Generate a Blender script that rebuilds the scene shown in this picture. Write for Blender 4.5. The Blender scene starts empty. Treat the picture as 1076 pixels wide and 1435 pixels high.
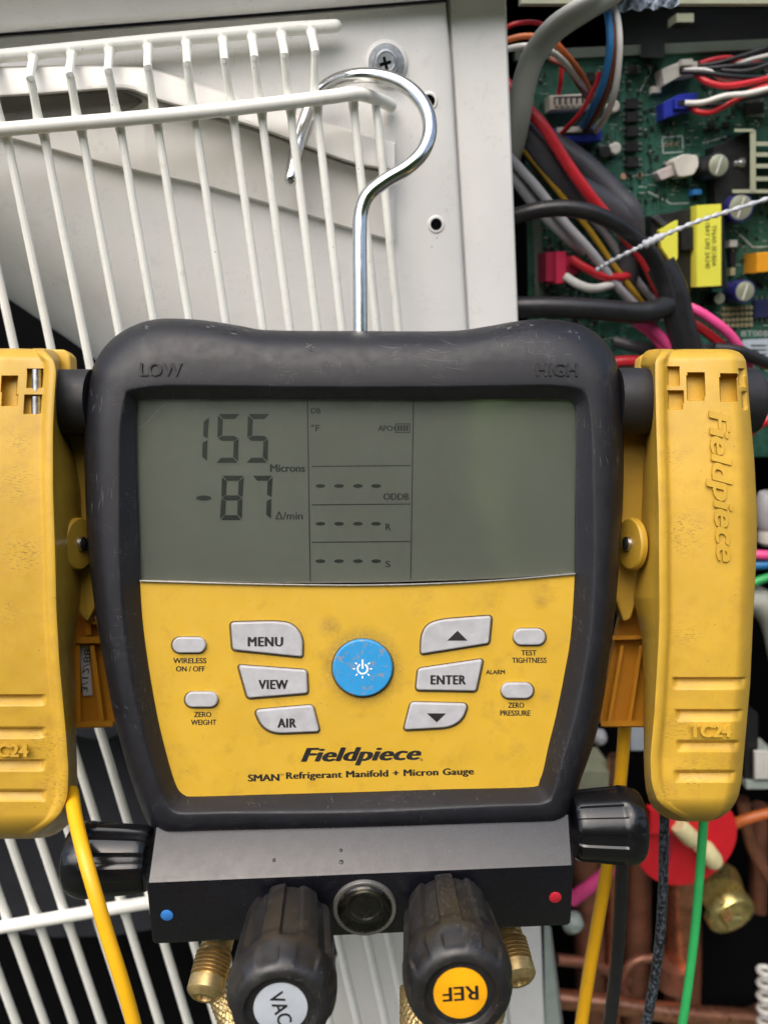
import bpy, bmesh, math, random
from mathutils import Vector, Matrix
random.seed(7)
R = math.radians
S = bpy.context.scene
COL = S.collection

# ------------------------------------------------------------------ camera
F, CX, CY = 1154.0, 538.0, 717.5                 # focal length and centre in photograph pixels
UP = Vector((-452, 4182.5, 1154)).normalized()   # the cabinet's vertical seen from the camera
AX = Vector((14212, 1945, -1154)).normalized()
AX = (AX - UP * AX.dot(UP)).normalized()         # the cabinet's horizontal
NN = AX.cross(UP).normalized()                   # out of the cabinet front
CM = Matrix((AX, -NN, UP)).to_4x4()
CM.translation = Vector((0, 0, 0.85))
cam_d = bpy.data.cameras.new('camera')
cam = bpy.data.objects.new('camera', cam_d)
COL.objects.link(cam)
cam.matrix_world = CM
cam_d.sensor_fit = 'HORIZONTAL'
cam_d.sensor_width = 36
cam_d.lens = 36 * F / 1076
cam_d.clip_start = 0.01
cam_d.clip_end = 200
cam_d.dof.use_dof = True
cam_d.dof.focus_distance = 0.262
cam_d.dof.aperture_fstop = 15
S.camera = cam

# ------------------------------------------------------------------ light: overcast sky and one soft sun
SUN_EL, SUN_AZ = R(58), R(-155)
w = bpy.data.worlds.new("World"); S.world = w; w.use_nodes = True
nt = w.node_tree
sky = nt.nodes.new('ShaderNodeTexSky'); sky.sky_type = 'NISHITA'; sky.sun_disc = False
sky.sun_elevation = SUN_EL; sky.sun_rotation = SUN_AZ
sky.air_density = 1.0; sky.dust_density = 5.0; sky.ozone_density = 1.0
bg = nt.nodes['Background']; bg.inputs['Strength'].default_value = 0.105
nt.links.new(sky.outputs[0], bg.inputs[0])
sl = bpy.data.lights.new('sun', 'SUN'); so = bpy.data.objects.new('sun', sl); COL.objects.link(so)
sl.energy = 1.3; sl.angle = R(75); sl.color = (1.0, 0.975, 0.945)
sd = Vector((math.sin(SUN_AZ) * math.cos(SUN_EL), math.cos(SUN_AZ) * math.cos(SUN_EL), math.sin(SUN_EL)))
so.rotation_euler = sd.to_track_quat('Z', 'Y').to_euler(); so.location = sd * 3
S.view_settings.view_transform = 'Standard'; S.view_settings.look = 'None'
S.view_settings.exposure = 1.08
S.cycles.max_bounces = 8; S.cycles.transparent_max_bounces = 8
S.cycles.sample_clamp_indirect = 4

# ------------------------------------------------------------------ coordinates (metres, camera at the origin)
def V(px, py, D): return Vector(((px - CX) * D / F, -(py - CY) * D / F, -D)) * 0.001
P0 = V(500, 140, 300)
def U(px, py, off=0.0):
    """the point where the sight line of a photograph point meets the plane 'off' mm before the fan guard plane"""
    d = Vector(((px - CX) / F, -(py - CY) / F, -1))
    return d * ((P0.dot(NN) + off * 0.001) / d.dot(NN))
def px_mm(p): return -p.z * 1000 / F             # mm per photograph pixel at that point

# ------------------------------------------------------------------ materials
MATS = {}
DEV = V(508, 800, 265)
def mat(name, col, rough=0.5, metal=0.0, var=0.12, vs=0.08, bump=0.0, bs=2.0, rvar=0.1, specks=None, dirt=None,
        scr=None, spots=(), spec=0.5, coat=0.0, sub=0.0, sorg=None, sscr=False):
    m = bpy.data.materials.new(name); m.use_nodes = True
    t = m.node_tree; N = t.nodes; L = t.links
    b = N['Principled BSDF']
    tc = N.new('ShaderNodeTexCoord'); mp = N.new('ShaderNodeMapping')
    mp.inputs['Scale'].default_value = (1000, 1000, 1000)
    L.new(tc.outputs['Object'], mp.inputs[0]); co = mp.outputs[0]
    def noise(sc, det=4, ro=0.55, vec=None):
        n = N.new('ShaderNodeTexNoise'); n.inputs['Scale'].default_value = sc
        n.inputs['Detail'].default_value = det; n.inputs['Roughness'].default_value = ro
        L.new(vec or co, n.inputs['Vector']); return n.outputs['Fac']
    def rng(x, a, bb, c=0.0, d=1.0):
        n = N.new('ShaderNodeMapRange'); L.new(x, n.inputs[0])
        for i, v in enumerate((a, bb, c, d)): n.inputs[i + 1].default_value = v
        return n.outputs[0]
    def mul(x, y):
        n = N.new('ShaderNodeMath'); n.operation = 'MULTIPLY'; L.new(x, n.inputs[0])
        if isinstance(y, float): n.inputs[1].default_value = y
        else: L.new(y, n.inputs[1])
        return n.outputs[0]
    def mix(f, a, bcol):
        n = N.new('ShaderNodeMix'); n.data_type = 'RGBA'; L.new(f, n.inputs[0])
        for s, v in ((6, a), (7, bcol)):
            if isinstance(v, tuple): n.inputs[s].default_value = v + (1,)
            else: L.new(v, n.inputs[s])
        return n.outputs[2]
    c = mix(rng(noise(vs), 0.3, 0.7), tuple(x * (1 - var) for x in col), tuple(min(1, x * (1 + var)) for x in col))
    if dirt:                                     # (scale, low, high, colour, strength)
        f = mul(rng(noise(dirt[0], 6, 0.7), dirt[1], dirt[2]), float(dirt[4]))
        c = mix(f, c, dirt[3])
    for (sx, sy, sD, r0, r1, scol, st) in spots: # a dirty patch on the thing itself, local position in metres
        n = N.new('ShaderNodeVectorMath'); n.operation = 'DISTANCE'; L.new(tc.outputs['Object'], n.inputs[0])
        n.inputs[1].default_value = V(sx, sy, sD) - (sorg or DEV)
        if sscr:                                 # a scuff: short marks gathered round a spot
            mm = N.new('ShaderNodeMapping'); mm.inputs['Rotation'].default_value = (0, 0, sx * .7); mm.inputs['Scale'].default_value = (.55, 3.2, 1); L.new(co, mm.inputs[0])
            f = mul(rng(n.outputs['Value'], r1 * .001, r0 * .001 + .0015), rng(noise(1.1, 3, 0.6, mm.outputs[0]), 0.555, 0.64))
        else: f = mul(rng(n.outputs['Value'], r1 * .001, r0 * .001), rng(noise(0.9, 6, 0.75), 0.3, 0.62))
        c = mix(mul(f, float(st)), c, scol)
    if specks:                                   # (scale, threshold, colour, mask)
        v = N.new('ShaderNodeTexVoronoi'); v.inputs['Scale'].default_value = specks[0]; L.new(co, v.inputs['Vector'])
        f = mul(rng(v.outputs['Distance'], specks[1], specks[1] * 0.6), rng(noise(0.35), specks[3], specks[3] + 0.04))
        c = mix(f, c, specks[2])
    if scr:                                      # (colour, density, strength): fine scratches
        for a, sc in ((0.6, (0.22, 4.2, 1)), (-0.9, (3.6, 0.2, 1)), (0.22, (4.4, 0.16, 1)), (-.35, (.2, 4.6, 1))):
            mm = N.new('ShaderNodeMapping'); mm.inputs['Rotation'].default_value = (0, 0, a)
            mm.inputs['Scale'].default_value = sc; L.new(co, mm.inputs[0])
            f = mul(rng(noise(1.0, 1, 0.4, mm.outputs[0]), scr[1], scr[1] + 0.03), rng(noise(0.06, 2), 0.5, 0.62))
            c = mix(mul(f, float(scr[2])), c, scr[0])
    L.new(c, b.inputs['Base Color'])
    L.new(rng(noise(0.25, 5), 0.3, 0.7, max(0.02, rough - rvar), min(1, rough + rvar)), b.inputs['Roughness'])
    b.inputs['Metallic'].default_value = metal
    b.inputs['Specular IOR Level'].default_value = spec
    b.inputs['Coat Weight'].default_value = coat; b.inputs['Coat Roughness'].default_value = 0.12
    if bump:
        bn = N.new('ShaderNodeBump'); bn.inputs['Strength'].default_value = bump; bn.inputs['Distance'].default_value = 0.0002
        L.new(noise(bs, 3), bn.inputs['Height']); L.new(bn.outputs[0], b.inputs['Normal'])
    MATS[name] = m
    return m
DEV = V(508, 800, 265)

GREY_DUST = (0.33, 0.32, 0.31)
mat('rubber', (0.0085, 0.0088, 0.0122), 0.47, var=.2, bump=.25, bs=5, specks=(0.6, .05, GREY_DUST, .50), scr=((.11, .11, .11), .70, .5), rvar=.07, spec=.45)
mat('black_plastic', (0.015, 0.0145, 0.0145), 0.40, var=.3, bump=.12, bs=3, specks=(0.5, .05, GREY_DUST, .5), scr=((.12, .12, .12), .71, .5), dirt=(.25, .55, .8, (.05, .042, .033), .6))
mat('gloss_black', (0.006, 0.006, 0.007), 0.2, var=.2, specks=(0.5, .05, GREY_DUST, .55), rvar=.07)
mat('anodised', (0.005, 0.005, 0.008), 0.27, var=.15, bump=.15, bs=6, specks=(0.6, .05, GREY_DUST, .52), spec=.6, rvar=.05)
mat('post_black', (0.012, 0.012, 0.014), 0.55, var=.2, bump=.15)
mat('yellow_face', (0.57, 0.35, 0.028), 0.45, var=.05, vs=.05, dirt=(.11, .54, .8, (.30, .17, .03), .5), specks=(0.42, .075, (.12, .075, .03), .53),
    spots=((462, 878, 271, 0, 4.5, (.2, .12, .04), .8), (508, 935, 271, 9.5, 14.5, (.2, .12, .03), .75), (765, 976, 271, 0, 3.2, (.3, .18, .05), .6),
           (415, 880, 271, 0, 5, (.4, .24, .05), .5), (757, 845, 271, 0, 3, (.2, .12, .04), .5)))
for nm_, og_, sp_ in (('clamp_yellow', V(923, 780, 275), ((957, 745, 262, 0, 9, (.12, .07, .03), 1.0), (975, 1085, 262, 0, 8, (.12, .07, .03), .7), (950, 1020, 262, 0, 8, (.12, .07, .03), .7), (935, 1120, 262, 0, 7, (.12, .07, .03), .8), (940, 640, 262, 0, 6, (.12, .07, .03), .6), (960, 890, 262, 0, 6, (.12, .07, .03), .6), (1015, 1070, 262, 0, 8, (.2, .12, .04), .5))),
                      ('clamp_yellow_worn', V(77, 780, 275), ((32, 775, 262, 0, 9, (.12, .07, .03), 1.0), (24, 680, 262, 0, 8, (.12, .07, .03), .8), (62, 1040, 262, 0, 9, (.12, .07, .03), 1.0), (72, 1110, 262, 0, 9, (.12, .07, .03), .9), (26, 620, 262, 0, 6, (.12, .07, .03), .7), (10, 860, 262, 0, 8, (.2, .12, .05), .5)))):
  mat(nm_, (0.55, 0.335, 0.035), 0.43, var=.11, vs=.05, bump=.08, bs=3, dirt=(.09, .50, .76, (.40, .22, .04), .55), spots=sp_, sorg=og_, sscr=True,
    specks=(0.4, .085, (.10, .06, .03), .53), scr=((.13, .08, .04), .72, .25))
mat('clamp_orange', (0.52, 0.22, 0.012), 0.45, var=.1)
mat('hairline', (0.24, 0.24, 0.23), 0.5)
mat('sticker_grey', (0.55, 0.55, 0.55), 0.5)
mat('key_grey', (0.40, 0.40, 0.415), 0.5, var=.1, vs=.25, dirt=(.3, .55, .8, (.33, .32, .30), .6), specks=(0.5, .07, (.15, .13, .11), .56))
mat('key_blue', (0.025, 0.27, 0.58), 0.42, var=.05, dirt=(.4, .53, .64, (.27, .23, .20), .75), specks=(0.5, .07, (.1, .1, .1), .5))
mat('gap_dark', (0.10, 0.07, 0.02), 0.8)
mat('ink', (0.012, 0.011, 0.010), 0.5, var=.1)
mat('ink_white', (0.85, 0.85, 0.85), 0.5, var=.05)
mat('lcd', (0.122, 0.130, 0.108), 0.6, var=.1, vs=.02)
mat('lcd_ink', (0.010, 0.014, 0.012), 0.6, var=.2)
mat('lcd_print', (0.008, 0.010, 0.009), 0.6)
mat('trim_clear', (0.10, 0.10, 0.09), 0.3, metal=.3)
mat('chrome', (0.70, 0.70, 0.69), 0.17, metal=1, var=.1, vs=.3, rvar=.06, scr=((.4, .4, .4), .66, .6))
mat('steel', (0.5, 0.5, 0.5), 0.3, metal=1, var=.15, vs=.5)
mat('zinc', (0.42, 0.45, 0.49), 0.4, metal=.85, var=.2, vs=.5)
mat('brass', (0.58, 0.43, 0.19), 0.38, metal=.8, var=.2, vs=.3, dirt=(.5, .5, .8, (.16, .12, .07), .7))
mat('brass_pale', (0.62, 0.52, 0.19), 0.28, metal=.85, var=.15)
mat('copper', (0.66, 0.30, 0.18), 0.35, metal=.9, var=.25, vs=.06, dirt=(.12, .45, .7, (.10, .045, .03), .7))
mat('copper_dull', (0.38, 0.17, 0.11), 0.5, metal=.7, var=.3, vs=.06)
mat('guard_white', (0.84, 0.845, 0.79), 0.36, var=.04, bump=.12, bs=.7, dirt=(.2, .56, .8, (.48, .46, .36), .55), specks=(0.3, .09, (.28, .24, .17), .56))
mat('cabinet', (0.84, 0.835, 0.81), 0.42, var=.035, vs=.02, bump=.06, bs=1.2, dirt=(.11, .56, .8, (.62, .60, .55), .4), specks=(0.2, .08, (.3, .29, .26), .55), scr=((.5, .49, .46), .71, .6))
mat('cabinet_warm', (0.80, 0.78, 0.735), 0.45, var=.04, vs=.03, dirt=(.12, .6, .8, (.38, .36, .31), .5))
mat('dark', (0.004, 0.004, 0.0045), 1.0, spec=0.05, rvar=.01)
mat('fan_dark', (0.035, 0.037, 0.046), 0.55, spec=.3)
mat('pcb', (0.020, 0.085, 0.058), 0.4, var=.4, vs=.12, dirt=(.16, .45, .7, (.045, .14, .105), .8))
mat('ring_metal', (0.26, 0.25, 0.23), 0.25, metal=.7)
mat('recess_shade', (0.16, 0.15, 0.13), 0.7)  # shade under the rib lip, given as a colour
mat('pcb_edge', (0.10, 0.13, 0.11), 0.6)
mat('trace', (0.05, 0.16, 0.12), 0.4)
mat('silk', (0.45, 0.5, 0.48), 0.6)
mat('solder', (0.6, 0.6, 0.6), 0.25, metal=.9)
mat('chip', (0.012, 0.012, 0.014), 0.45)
mat('chip_blue', (0.02, 0.025, 0.08), 0.4)
mat('conn_white', (0.62, 0.60, 0.54), 0.5)
mat('conn_pinkish', (0.55, 0.48, 0.47), 0.5)
mat('conn_blue', (0.02, 0.035, 0.38), 0.4)
mat('conn_red', (0.62, 0.03, 0.09), 0.45)
mat('conn_crimson', (0.42, 0.02, 0.07), 0.45)
mat('conn_orange', (0.75, 0.33, 0.02), 0.4)
mat('cap_top', (0.42, 0.44, 0.33), 0.35, metal=.5)
mat('cap_blue', (0.02, 0.02, 0.12), 0.35)
mat('label_yellow', (0.78, 0.76, 0.08), 0.5, var=.03)
mat('frame_pale', (0.36, 0.38, 0.27), 0.5)
mat('label_blue', (0.45, 0.52, 0.6), 0.5)
mat('pad_tan', (0.5, 0.32, 0.2), 0.4)
mat('res_tan', (0.33, 0.30, 0.17), 0.6)
mat('cable_grey', (0.42, 0.43, 0.38), 0.4, var=.06)
mat('cable_black', (0.014, 0.014, 0.016), 0.38, var=.2)
mat('sleeve_grey', (0.055, 0.055, 0.065), 0.42, var=.2)
mat('wire_red', (0.55, 0.02, 0.03), 0.35)
mat('wire_white', (0.68, 0.67, 0.63), 0.4)
mat('wire_blue', (0.02, 0.17, 0.42), 0.4)
mat('wire_brown', (0.20, 0.055, 0.03), 0.4)
mat('wire_orange', (0.5, 0.13, 0.03), 0.4)
mat('wire_pink', (0.72, 0.07, 0.25), 0.38)
mat('wire_gold', (0.42, 0.25, 0.02), 0.4)
mat('wire_silver', (0.42, 0.42, 0.44), 0.4)
mat('wire_green', (0.03, 0.38, 0.10), 0.4)
mat('cable_yellow', (0.80, 0.42, 0.010), 0.38, var=.05, specks=(0.35, .08, (.1, .05, .02), .5), dirt=(.3, .62, .8, (.3, .14, .02), .6))
mat('tie_clear', (0.50, 0.52, 0.56), 0.3, coat=.4)
mat('red_paint', (0.72, 0.016, 0.028), 0.45, var=.08)
mat('cream', (0.74, 0.66, 0.36), 0.45)
mat('sticker_white', (0.46, 0.50, 0.55), 0.45)
mat('sticker_orange', (0.88, 0.40, 0.004), 0.45)
mat('dot_blue', (0.04, 0.22, 0.62), 0.4)
mat('dot_red', (0.42, 0.015, 0.03), 0.4)
mat('ledge_pale', (0.36, 0.42, 0.38), 0.5)
mat('grass', (0.05, 0.055, 0.035), 0.9, var=.4, vs=.02)
mat('hedge_leaf', (0.06, 0.10, 0.03), 0.6, var=.5, vs=.05)
def print_mat(name):                             # black sheath with worn pale printing along one side
    m = mat(name, (0.014, 0.014, 0.016), 0.4); return m
m = mat('cable_print', (0.010, 0.010, 0.011), 0.4)
t = m.node_tree; b = t.nodes['Principled BSDF']
src = b.inputs['Base Color'].links[0].from_socket
tc = t.nodes.new('ShaderNodeTexCoord'); mp = t.nodes.new('ShaderNodeMapping'); mp.inputs['Scale'].default_value = (900, 420, 300)
t.links.new(tc.outputs['Object'], mp.inputs[0])
nz = t.nodes.new('ShaderNodeTexNoise'); nz.inputs['Scale'].default_value = 1.6; nz.inputs['Detail'].default_value = 1; t.links.new(mp.outputs[0], nz.inputs['Vector'])
mr = t.nodes.new('ShaderNodeMapRange'); mr.inputs[1].default_value = .5; mr.inputs[2].default_value = .56; mr.inputs[4].default_value = .55; t.links.new(nz.outputs['Fac'], mr.inputs[0])
mx = t.nodes.new('ShaderNodeMix'); mx.data_type = 'RGBA'; t.links.new(mr.outputs[0], mx.inputs[0]); t.links.new(src, mx.inputs[6]); mx.inputs[7].default_value = (.11, .14, .18, 1)
t.links.new(mx.outputs[2], b.inputs['Base Color'])
# clear glass that lets the light through: transparent mixed with a glossy reflection by Fresnel
def glass(name, tint, rough, ior=1.5):
    m = bpy.data.materials.new(name); m.use_nodes = True; t = m.node_tree; t.nodes.clear()
    o = t.nodes.new('ShaderNodeOutputMaterial'); mixs = t.nodes.new('ShaderNodeMixShader')
    fr = t.nodes.new('ShaderNodeFresnel'); fr.inputs[0].default_value = ior
    tr = t.nodes.new('ShaderNodeBsdfTransparent'); tr.inputs[0].default_value = tint + (1,)
    gl = t.nodes.new('ShaderNodeBsdfGlossy'); gl.inputs['Roughness'].default_value = rough
    t.links.new(fr.outputs[0], mixs.inputs[0]); t.links.new(tr.outputs[0], mixs.inputs[1]); t.links.new(gl.outputs[0], mixs.inputs[2])
    t.links.new(mixs.outputs[0], o.inputs[0]); MATS[name] = m
glass('window_clear', (.97, .98, .97), .09, 2.05)
glass('sight_glass', (.62, .60, .55), .05)

# ------------------------------------------------------------------ mesh helpers
class MB:
    def __init__(s): s.v = []; s.f = []
    def add(s, vs, fs):
        o = len(s.v); s.v += [Vector(x) for x in vs]; s.f += [[i + o for i in f] for f in fs]; return s
    def loft(s, loops, closed=True, cap0=False, cap1=False, split=False):
        n = len(loops[0]); o = len(s.v)
        for l in loops: s.v += [Vector(p) for p in l]
        for k in range(len(loops) - 1):
            for i in range(n if closed else n - 1):
                j = (i + 1) % n
                s.f.append([o + k * n + i, o + k * n + j, o + (k + 1) * n + j, o + (k + 1) * n + i])
        for c, k in ((cap0, 0), (cap1, len(loops) - 1)):
            if c and split:
                o2 = len(s.v); ctr = sum((Vector(p) for p in loops[k]), Vector()) / n
                s.v += [Vector(p) for p in loops[k]] + [ctr]
                for i in range(n): s.f.append([o2 + i, o2 + (i + 1) % n, o2 + n])
            elif c:
                ctr = sum((Vector(p) for p in loops[k]), Vector()) / n
                s.v.append(ctr); ci = len(s.v) - 1
                for i in range(n): s.f.append([o + k * n + i, o + k * n + (i + 1) % n, ci])
        return s
    def box8(s, top, bot):
        return s.add(list(top) + list(bot), [[0, 1, 2, 3], [7, 6, 5, 4], [0, 4, 5, 1], [1, 5, 6, 2], [2, 6, 7, 3], [3, 7, 4, 0]])
def mesh_obj(name, mb, m, org, ang=35, smooth=True):
    me = bpy.data.meshes.new(name)
    me.from_pydata([v - org for v in mb.v], [], mb.f); me.update()
    bm = bmesh.new(); bm.from_mesh(me); bmesh.ops.recalc_face_normals(bm, faces=bm.faces); bm.to_mesh(me); bm.free()
    if smooth:
        me.shade_smooth(); me.set_sharp_from_angle(angle=R(ang))
    me.materials.append(MATS[m])
    o = bpy.data.objects.new(name, me); COL.objects.link(o); return o
def props(o, label, cat, group=None, kind=None):
    if label: o['label'] = label
    if cat: o['category'] = cat
    if group: o['group'] = group
    if kind: o['kind'] = kind
def thing(name, org, label, cat, group=None):
    o = bpy.data.objects.new(name, None); o.empty_display_size = .01; COL.objects.link(o)
    o.matrix_world = CM @ Matrix.Translation(org); o['_o'] = list(org)
    props(o, label, cat, group); o.org = None if False else None
    return o
ORG = {}
def T(name, org, label, cat, group=None):
    o = bpy.data.objects.new(name, None); o.empty_display_size = .01; COL.objects.link(o)
    o.matrix_world = CM @ Matrix.Translation(org); ORG[o.name] = org
    props(o, label, cat, group); return o
def part(name, mb, m, parent, label=None, ang=35, smooth=True, kind=None):
    org = ORG[parent.name]
    o = mesh_obj(name, mb, m, org, ang, smooth); o.parent = parent; ORG[o.name] = org
    if label: o['label'] = label
    if kind: o['kind'] = kind
    return o
def single(name, mb, m, label, cat, group=None, kind=None, ang=35):
    org = mb.v[0].copy()
    o = mesh_obj(name, mb, m, org, ang); o.matrix_world = CM @ Matrix.Translation(org); ORG[o.name] = org
    props(o, label, cat, group, kind); return o
def spline(pts, n=8, closed=False):
    """Catmull-Rom through tuples or vectors"""
    P = [Vector(p) for p in pts]; out = []; m = len(P)
    for i in range(m if closed else m - 1):
        if closed: a, b, c, d = P[i - 1], P[i], P[(i + 1) % m], P[(i + 2) % m]
        else:
            b, c = P[i], P[i + 1]; a = P[i - 1] if i else b * 2 - c; d = P[i + 2] if i + 2 < m else c * 2 - b
        for k in range(n):
            t = k / n
            out.append(0.5 * ((2 * b) + (c - a) * t + (2 * a - 5 * b + 4 * c - d) * t * t + (3 * b - a - 3 * c + d) * t ** 3))
    if not closed: out.append(P[-1])
    return out
def tube_mb(path, rad, n=12, mb=None, cap=True):
    """path: camera-space points, rad: metres (number or list)"""
    mb = mb or MB(); m = len(path)
    rr = rad if isinstance(rad, list) else [rad] * m
    tg = [(path[min(i + 1, m - 1)] - path[max(i - 1, 0)]).normalized() for i in range(m)]
    x = tg[0].orthogonal().normalized(); loops = []
    for i in range(m):
        x = (x - tg[i] * x.dot(tg[i])).normalized(); y = tg[i].cross(x)
        loops.append([path[i] + (x * math.cos(a) + y * math.sin(a)) * rr[i] for a in [2 * math.pi * k / n for k in range(n)]])
    return mb.loft(loops, True, cap, cap)
def lathe_mb(base, axis, prof, n=48, rf=None, mb=None, cap0=True, cap1=True, up=None):
    """prof: (distance mm, radius mm) along the axis; rf(s, angle) scales the radius"""
    mb = mb or MB(); a = axis.normalized()
    x = (up - a * up.dot(a)).normalized() if up else a.orthogonal().normalized(); y = a.cross(x)
    loops = []
    for s, r in prof:
        lp = []
        for k in range(n):
            t = 2 * math.pi * k / n; q = r * (rf(s, t) if rf else 1)
            lp.append(base + a * s * .001 + (x * math.cos(t) + y * math.sin(t)) * q * .001)
        loops.append(lp)
    return mb.loft(loops, True, cap0, cap1)
def roundpoly(pts, r=4, n=5):
    out = []; m = len(pts)
    for i in range(m):
        p = pts[i]; rad = p[2] if len(p) > 2 else r
        a, b, c = Vector(pts[i - 1][:2]), Vector(p[:2]), Vector(pts[(i + 1) % m][:2])
        da, dc = (a - b), (c - b); ra = min(rad, da.length * .48); rc = min(rad, dc.length * .48)
        p0, p1 = b + da.normalized() * ra, b + dc.normalized() * rc
        for k in range(n + 1):
            t = k / n; out.append(p0 * (1 - t) ** 2 + b * 2 * t * (1 - t) + p1 * t * t)
    return out
def offset(pts, d):
    m = len(pts); area = sum(pts[i].x * pts[(i + 1) % m].y - pts[(i + 1) % m].x * pts[i].y for i in range(m))
    sg = 1 if area > 0 else -1; out = []
    for i in range(m):
        e = pts[(i + 1) % m] - pts[i - 1]
        if e.length < 1e-9: out.append(pts[i].copy()); continue
        nrm = Vector((-e.y, e.x)).normalized() * sg
        out.append(pts[i] + nrm * d)
    return out
def slab_mb(pts, D, thick, bev=2.0, bmm=None, mb=None, fill=True):
    """rounded plate: pts photograph outline (already rounded) of its front at depth D, thickness mm going back"""
    mb = mb or MB(); bmm = bev * D / F if bmm is None else bmm
    def lp(q, z): return [V(p.x, p.y, D) + Vector((0, 0, -z * .001)) for p in q]
    mb.loft([lp(pts, thick), lp(pts, bmm), lp(offset(pts, bev * .13), bmm * .5), lp(offset(pts, bev * .5), bmm * .13), lp(offset(pts, bev), 0)], True, True, True, split=True)
    return mb
def flat_map(cx, cy, D, rot=0):
    c, s = math.cos(R(rot)), math.sin(R(rot))
    return lambda u, v, z: V(cx + u * c - v * s, cy - (u * s + v * c), D) + Vector((0, 0, z * .001))
def text_mb(s, wpx, hpx, fn, ext=.06, bold=0.0, shear=0.0, space=1.0):
    cu = bpy.data.curves.new('lettering', 'FONT'); cu.body = s; cu.size = 1; cu.extrude = 0.0; cu.offset = bold; cu.shear = shear; cu.space_character = space
    cu.offset = 0.0; cu.resolution_u = 3; cu.align_x = 'CENTER'; cu.fill_mode = 'FRONT'
    o = bpy.data.objects.new('lettering', cu); COL.objects.link(o)
    dg = bpy.context.evaluated_depsgraph_get(); me = o.evaluated_get(dg).to_mesh()
    vs = [v.co.copy() for v in me.vertices]; fs = [list(p.vertices) for p in me.polygons]
    o.evaluated_get(dg).to_mesh_clear(); bpy.data.objects.remove(o); bpy.data.curves.remove(cu)
    x0, x1 = min(v.x for v in vs), max(v.x for v in vs); y0, y1 = min(v.y for v in vs), max(v.y for v in vs)
    sx = wpx / (x1 - x0); sy = hpx / (y1 - y0) if hpx else sx
    mb = MB(); n = len(vs); cnt = {}
    for f in fs:
        for i in range(len(f)): cnt[(f[i], f[(i + 1) % len(f)])] = 1
    shifts = [(0, 0)] if not bold else [(dx * bold, dy * bold * .5) for dx, dy in ((-1, 0), (1, 0), (-.35, .6), (.35, -.6))]
    for k, (hx, hy) in enumerate(shifts):        # a heavier face: overlapping strokes a hair apart in height
        e = ext - k * .004; o = len(mb.v)
        q_ = lambda v, z: fn((v.x + hx - (x0 + x1) / 2) * sx, (v.y + hy - (y0 + y1) / 2) * sy, z)
        mb.add([q_(v, e) for v in vs], fs); mb.add([q_(v, k * .001) for v in vs], [f[::-1] for f in fs])
        for (a, b) in cnt:
            if (b, a) not in cnt: mb.f.append([o + a, o + a + n, o + b + n, o + b])
    return mb
def text(parent, s, cx, cy, wpx, hpx, D, m='ink', rot=0, **k):
    return part('lettering', text_mb(s, wpx, hpx, flat_map(cx, cy, D, rot), **k), m, parent, smooth=False)
def interp(tab, y):
    if y <= tab[0][0]: return tab[0][1]
    for (a, p), (b, q) in zip(tab, tab[1:]):
        if y <= b:
            t = (y - a) / (b - a); return p + (q - p) * t
    return tab[-1][1]
def sinterp(tab, y):                              # smooth version
    return sum(interp(tab, y + d) for d in (-9, -4.5, 0, 4.5, 9)) / 5
def ellipse(cx, cy, rx, ry, n=40): return [Vector((cx + rx * math.cos(2 * math.pi * k / n), cy + ry * math.sin(2 * math.pi * k / n))) for k in range(n)]
def stadium(cx, cy, w, h, n=10):
    r = h / 2; out = []
    for sgn, a0 in ((1, -90), (-1, 90)):
        for k in range(n + 1):
            a = R(a0 + 180 * k / n); out.append(Vector((cx + sgn * (w / 2 - r) + r * math.cos(a), cy + r * math.sin(a))))
    return out

# ================================================================== SETTING: the ground below, and unseen foliage added for the screen to mirror
def translucent(nm_, col):
    t = MATS[nm_].node_tree; o = [n for n in t.nodes if n.type == 'OUTPUT_MATERIAL'][0]; b = t.nodes['Principled BSDF']
    tl = t.nodes.new('ShaderNodeBsdfTranslucent'); tl.inputs[0].default_value = col + (1,); ad = t.nodes.new('ShaderNodeMixShader'); ad.inputs[0].default_value = .5
    t.links.new(b.outputs[0], ad.inputs[1]); t.links.new(tl.outputs[0], ad.inputs[2]); t.links.new(ad.outputs[0], o.inputs[0])
translucent('hedge_leaf', (.12, .20, .06))
g = MB()
def W(x, y, z): return CM.inverted() @ Vector((x, y, z))
g.add([W(-12, -12, 0), W(12, -12, 0), W(12, 12, 0), W(-12, 12, 0)], [[0, 1, 2, 3]])
single('ground', g, 'grass', None, None, kind='structure')
hg = MB(); rng_ = random.Random(3)
for k in range(11000):                           # unseen hedge, added for the screen and metal to mirror
    x, z = rng_.uniform(-8, 8), rng_.uniform(0, 4.4)
    top_ = 3.9 + .4 * math.sin(x * 1.1) + .2 * math.sin(x * 2.9 + 1)
    if z > top_: continue
    y = -5 + .4 * math.sin(x * 1.7 + z * 1.3) + rng_.uniform(-.35, .35)
    c_ = Vector((x, y, z)); a = Vector((rng_.gauss(0, 1), rng_.gauss(0, .6), rng_.gauss(0, 1))).normalized(); b = a.orthogonal().normalized()
    l_ = rng_.uniform(.09, .19)
    hg.add([CM.inverted() @ (c_ + q) for q in (a * l_, b * l_ * .5, -a * l_, -b * l_ * .5)], [[0, 1, 2, 3]])
hg.add([W(-8, -5.4, 0), W(8, -5.4, 0), W(8, -5.4, 3.7), W(-8, -5.4, 3.7), W(-8, -5.8, 0), W(8, -5.8, 0), W(8, -5.8, 3.7), W(-8, -5.8, 3.7)], [[0, 1, 2, 3], [7, 6, 5, 4], [3, 2, 6, 7]])
single('hedge', hg, 'hedge_leaf', 'unseen green hedge added behind the photographer for the screen to mirror', 'hedge', kind='stuff')

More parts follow.
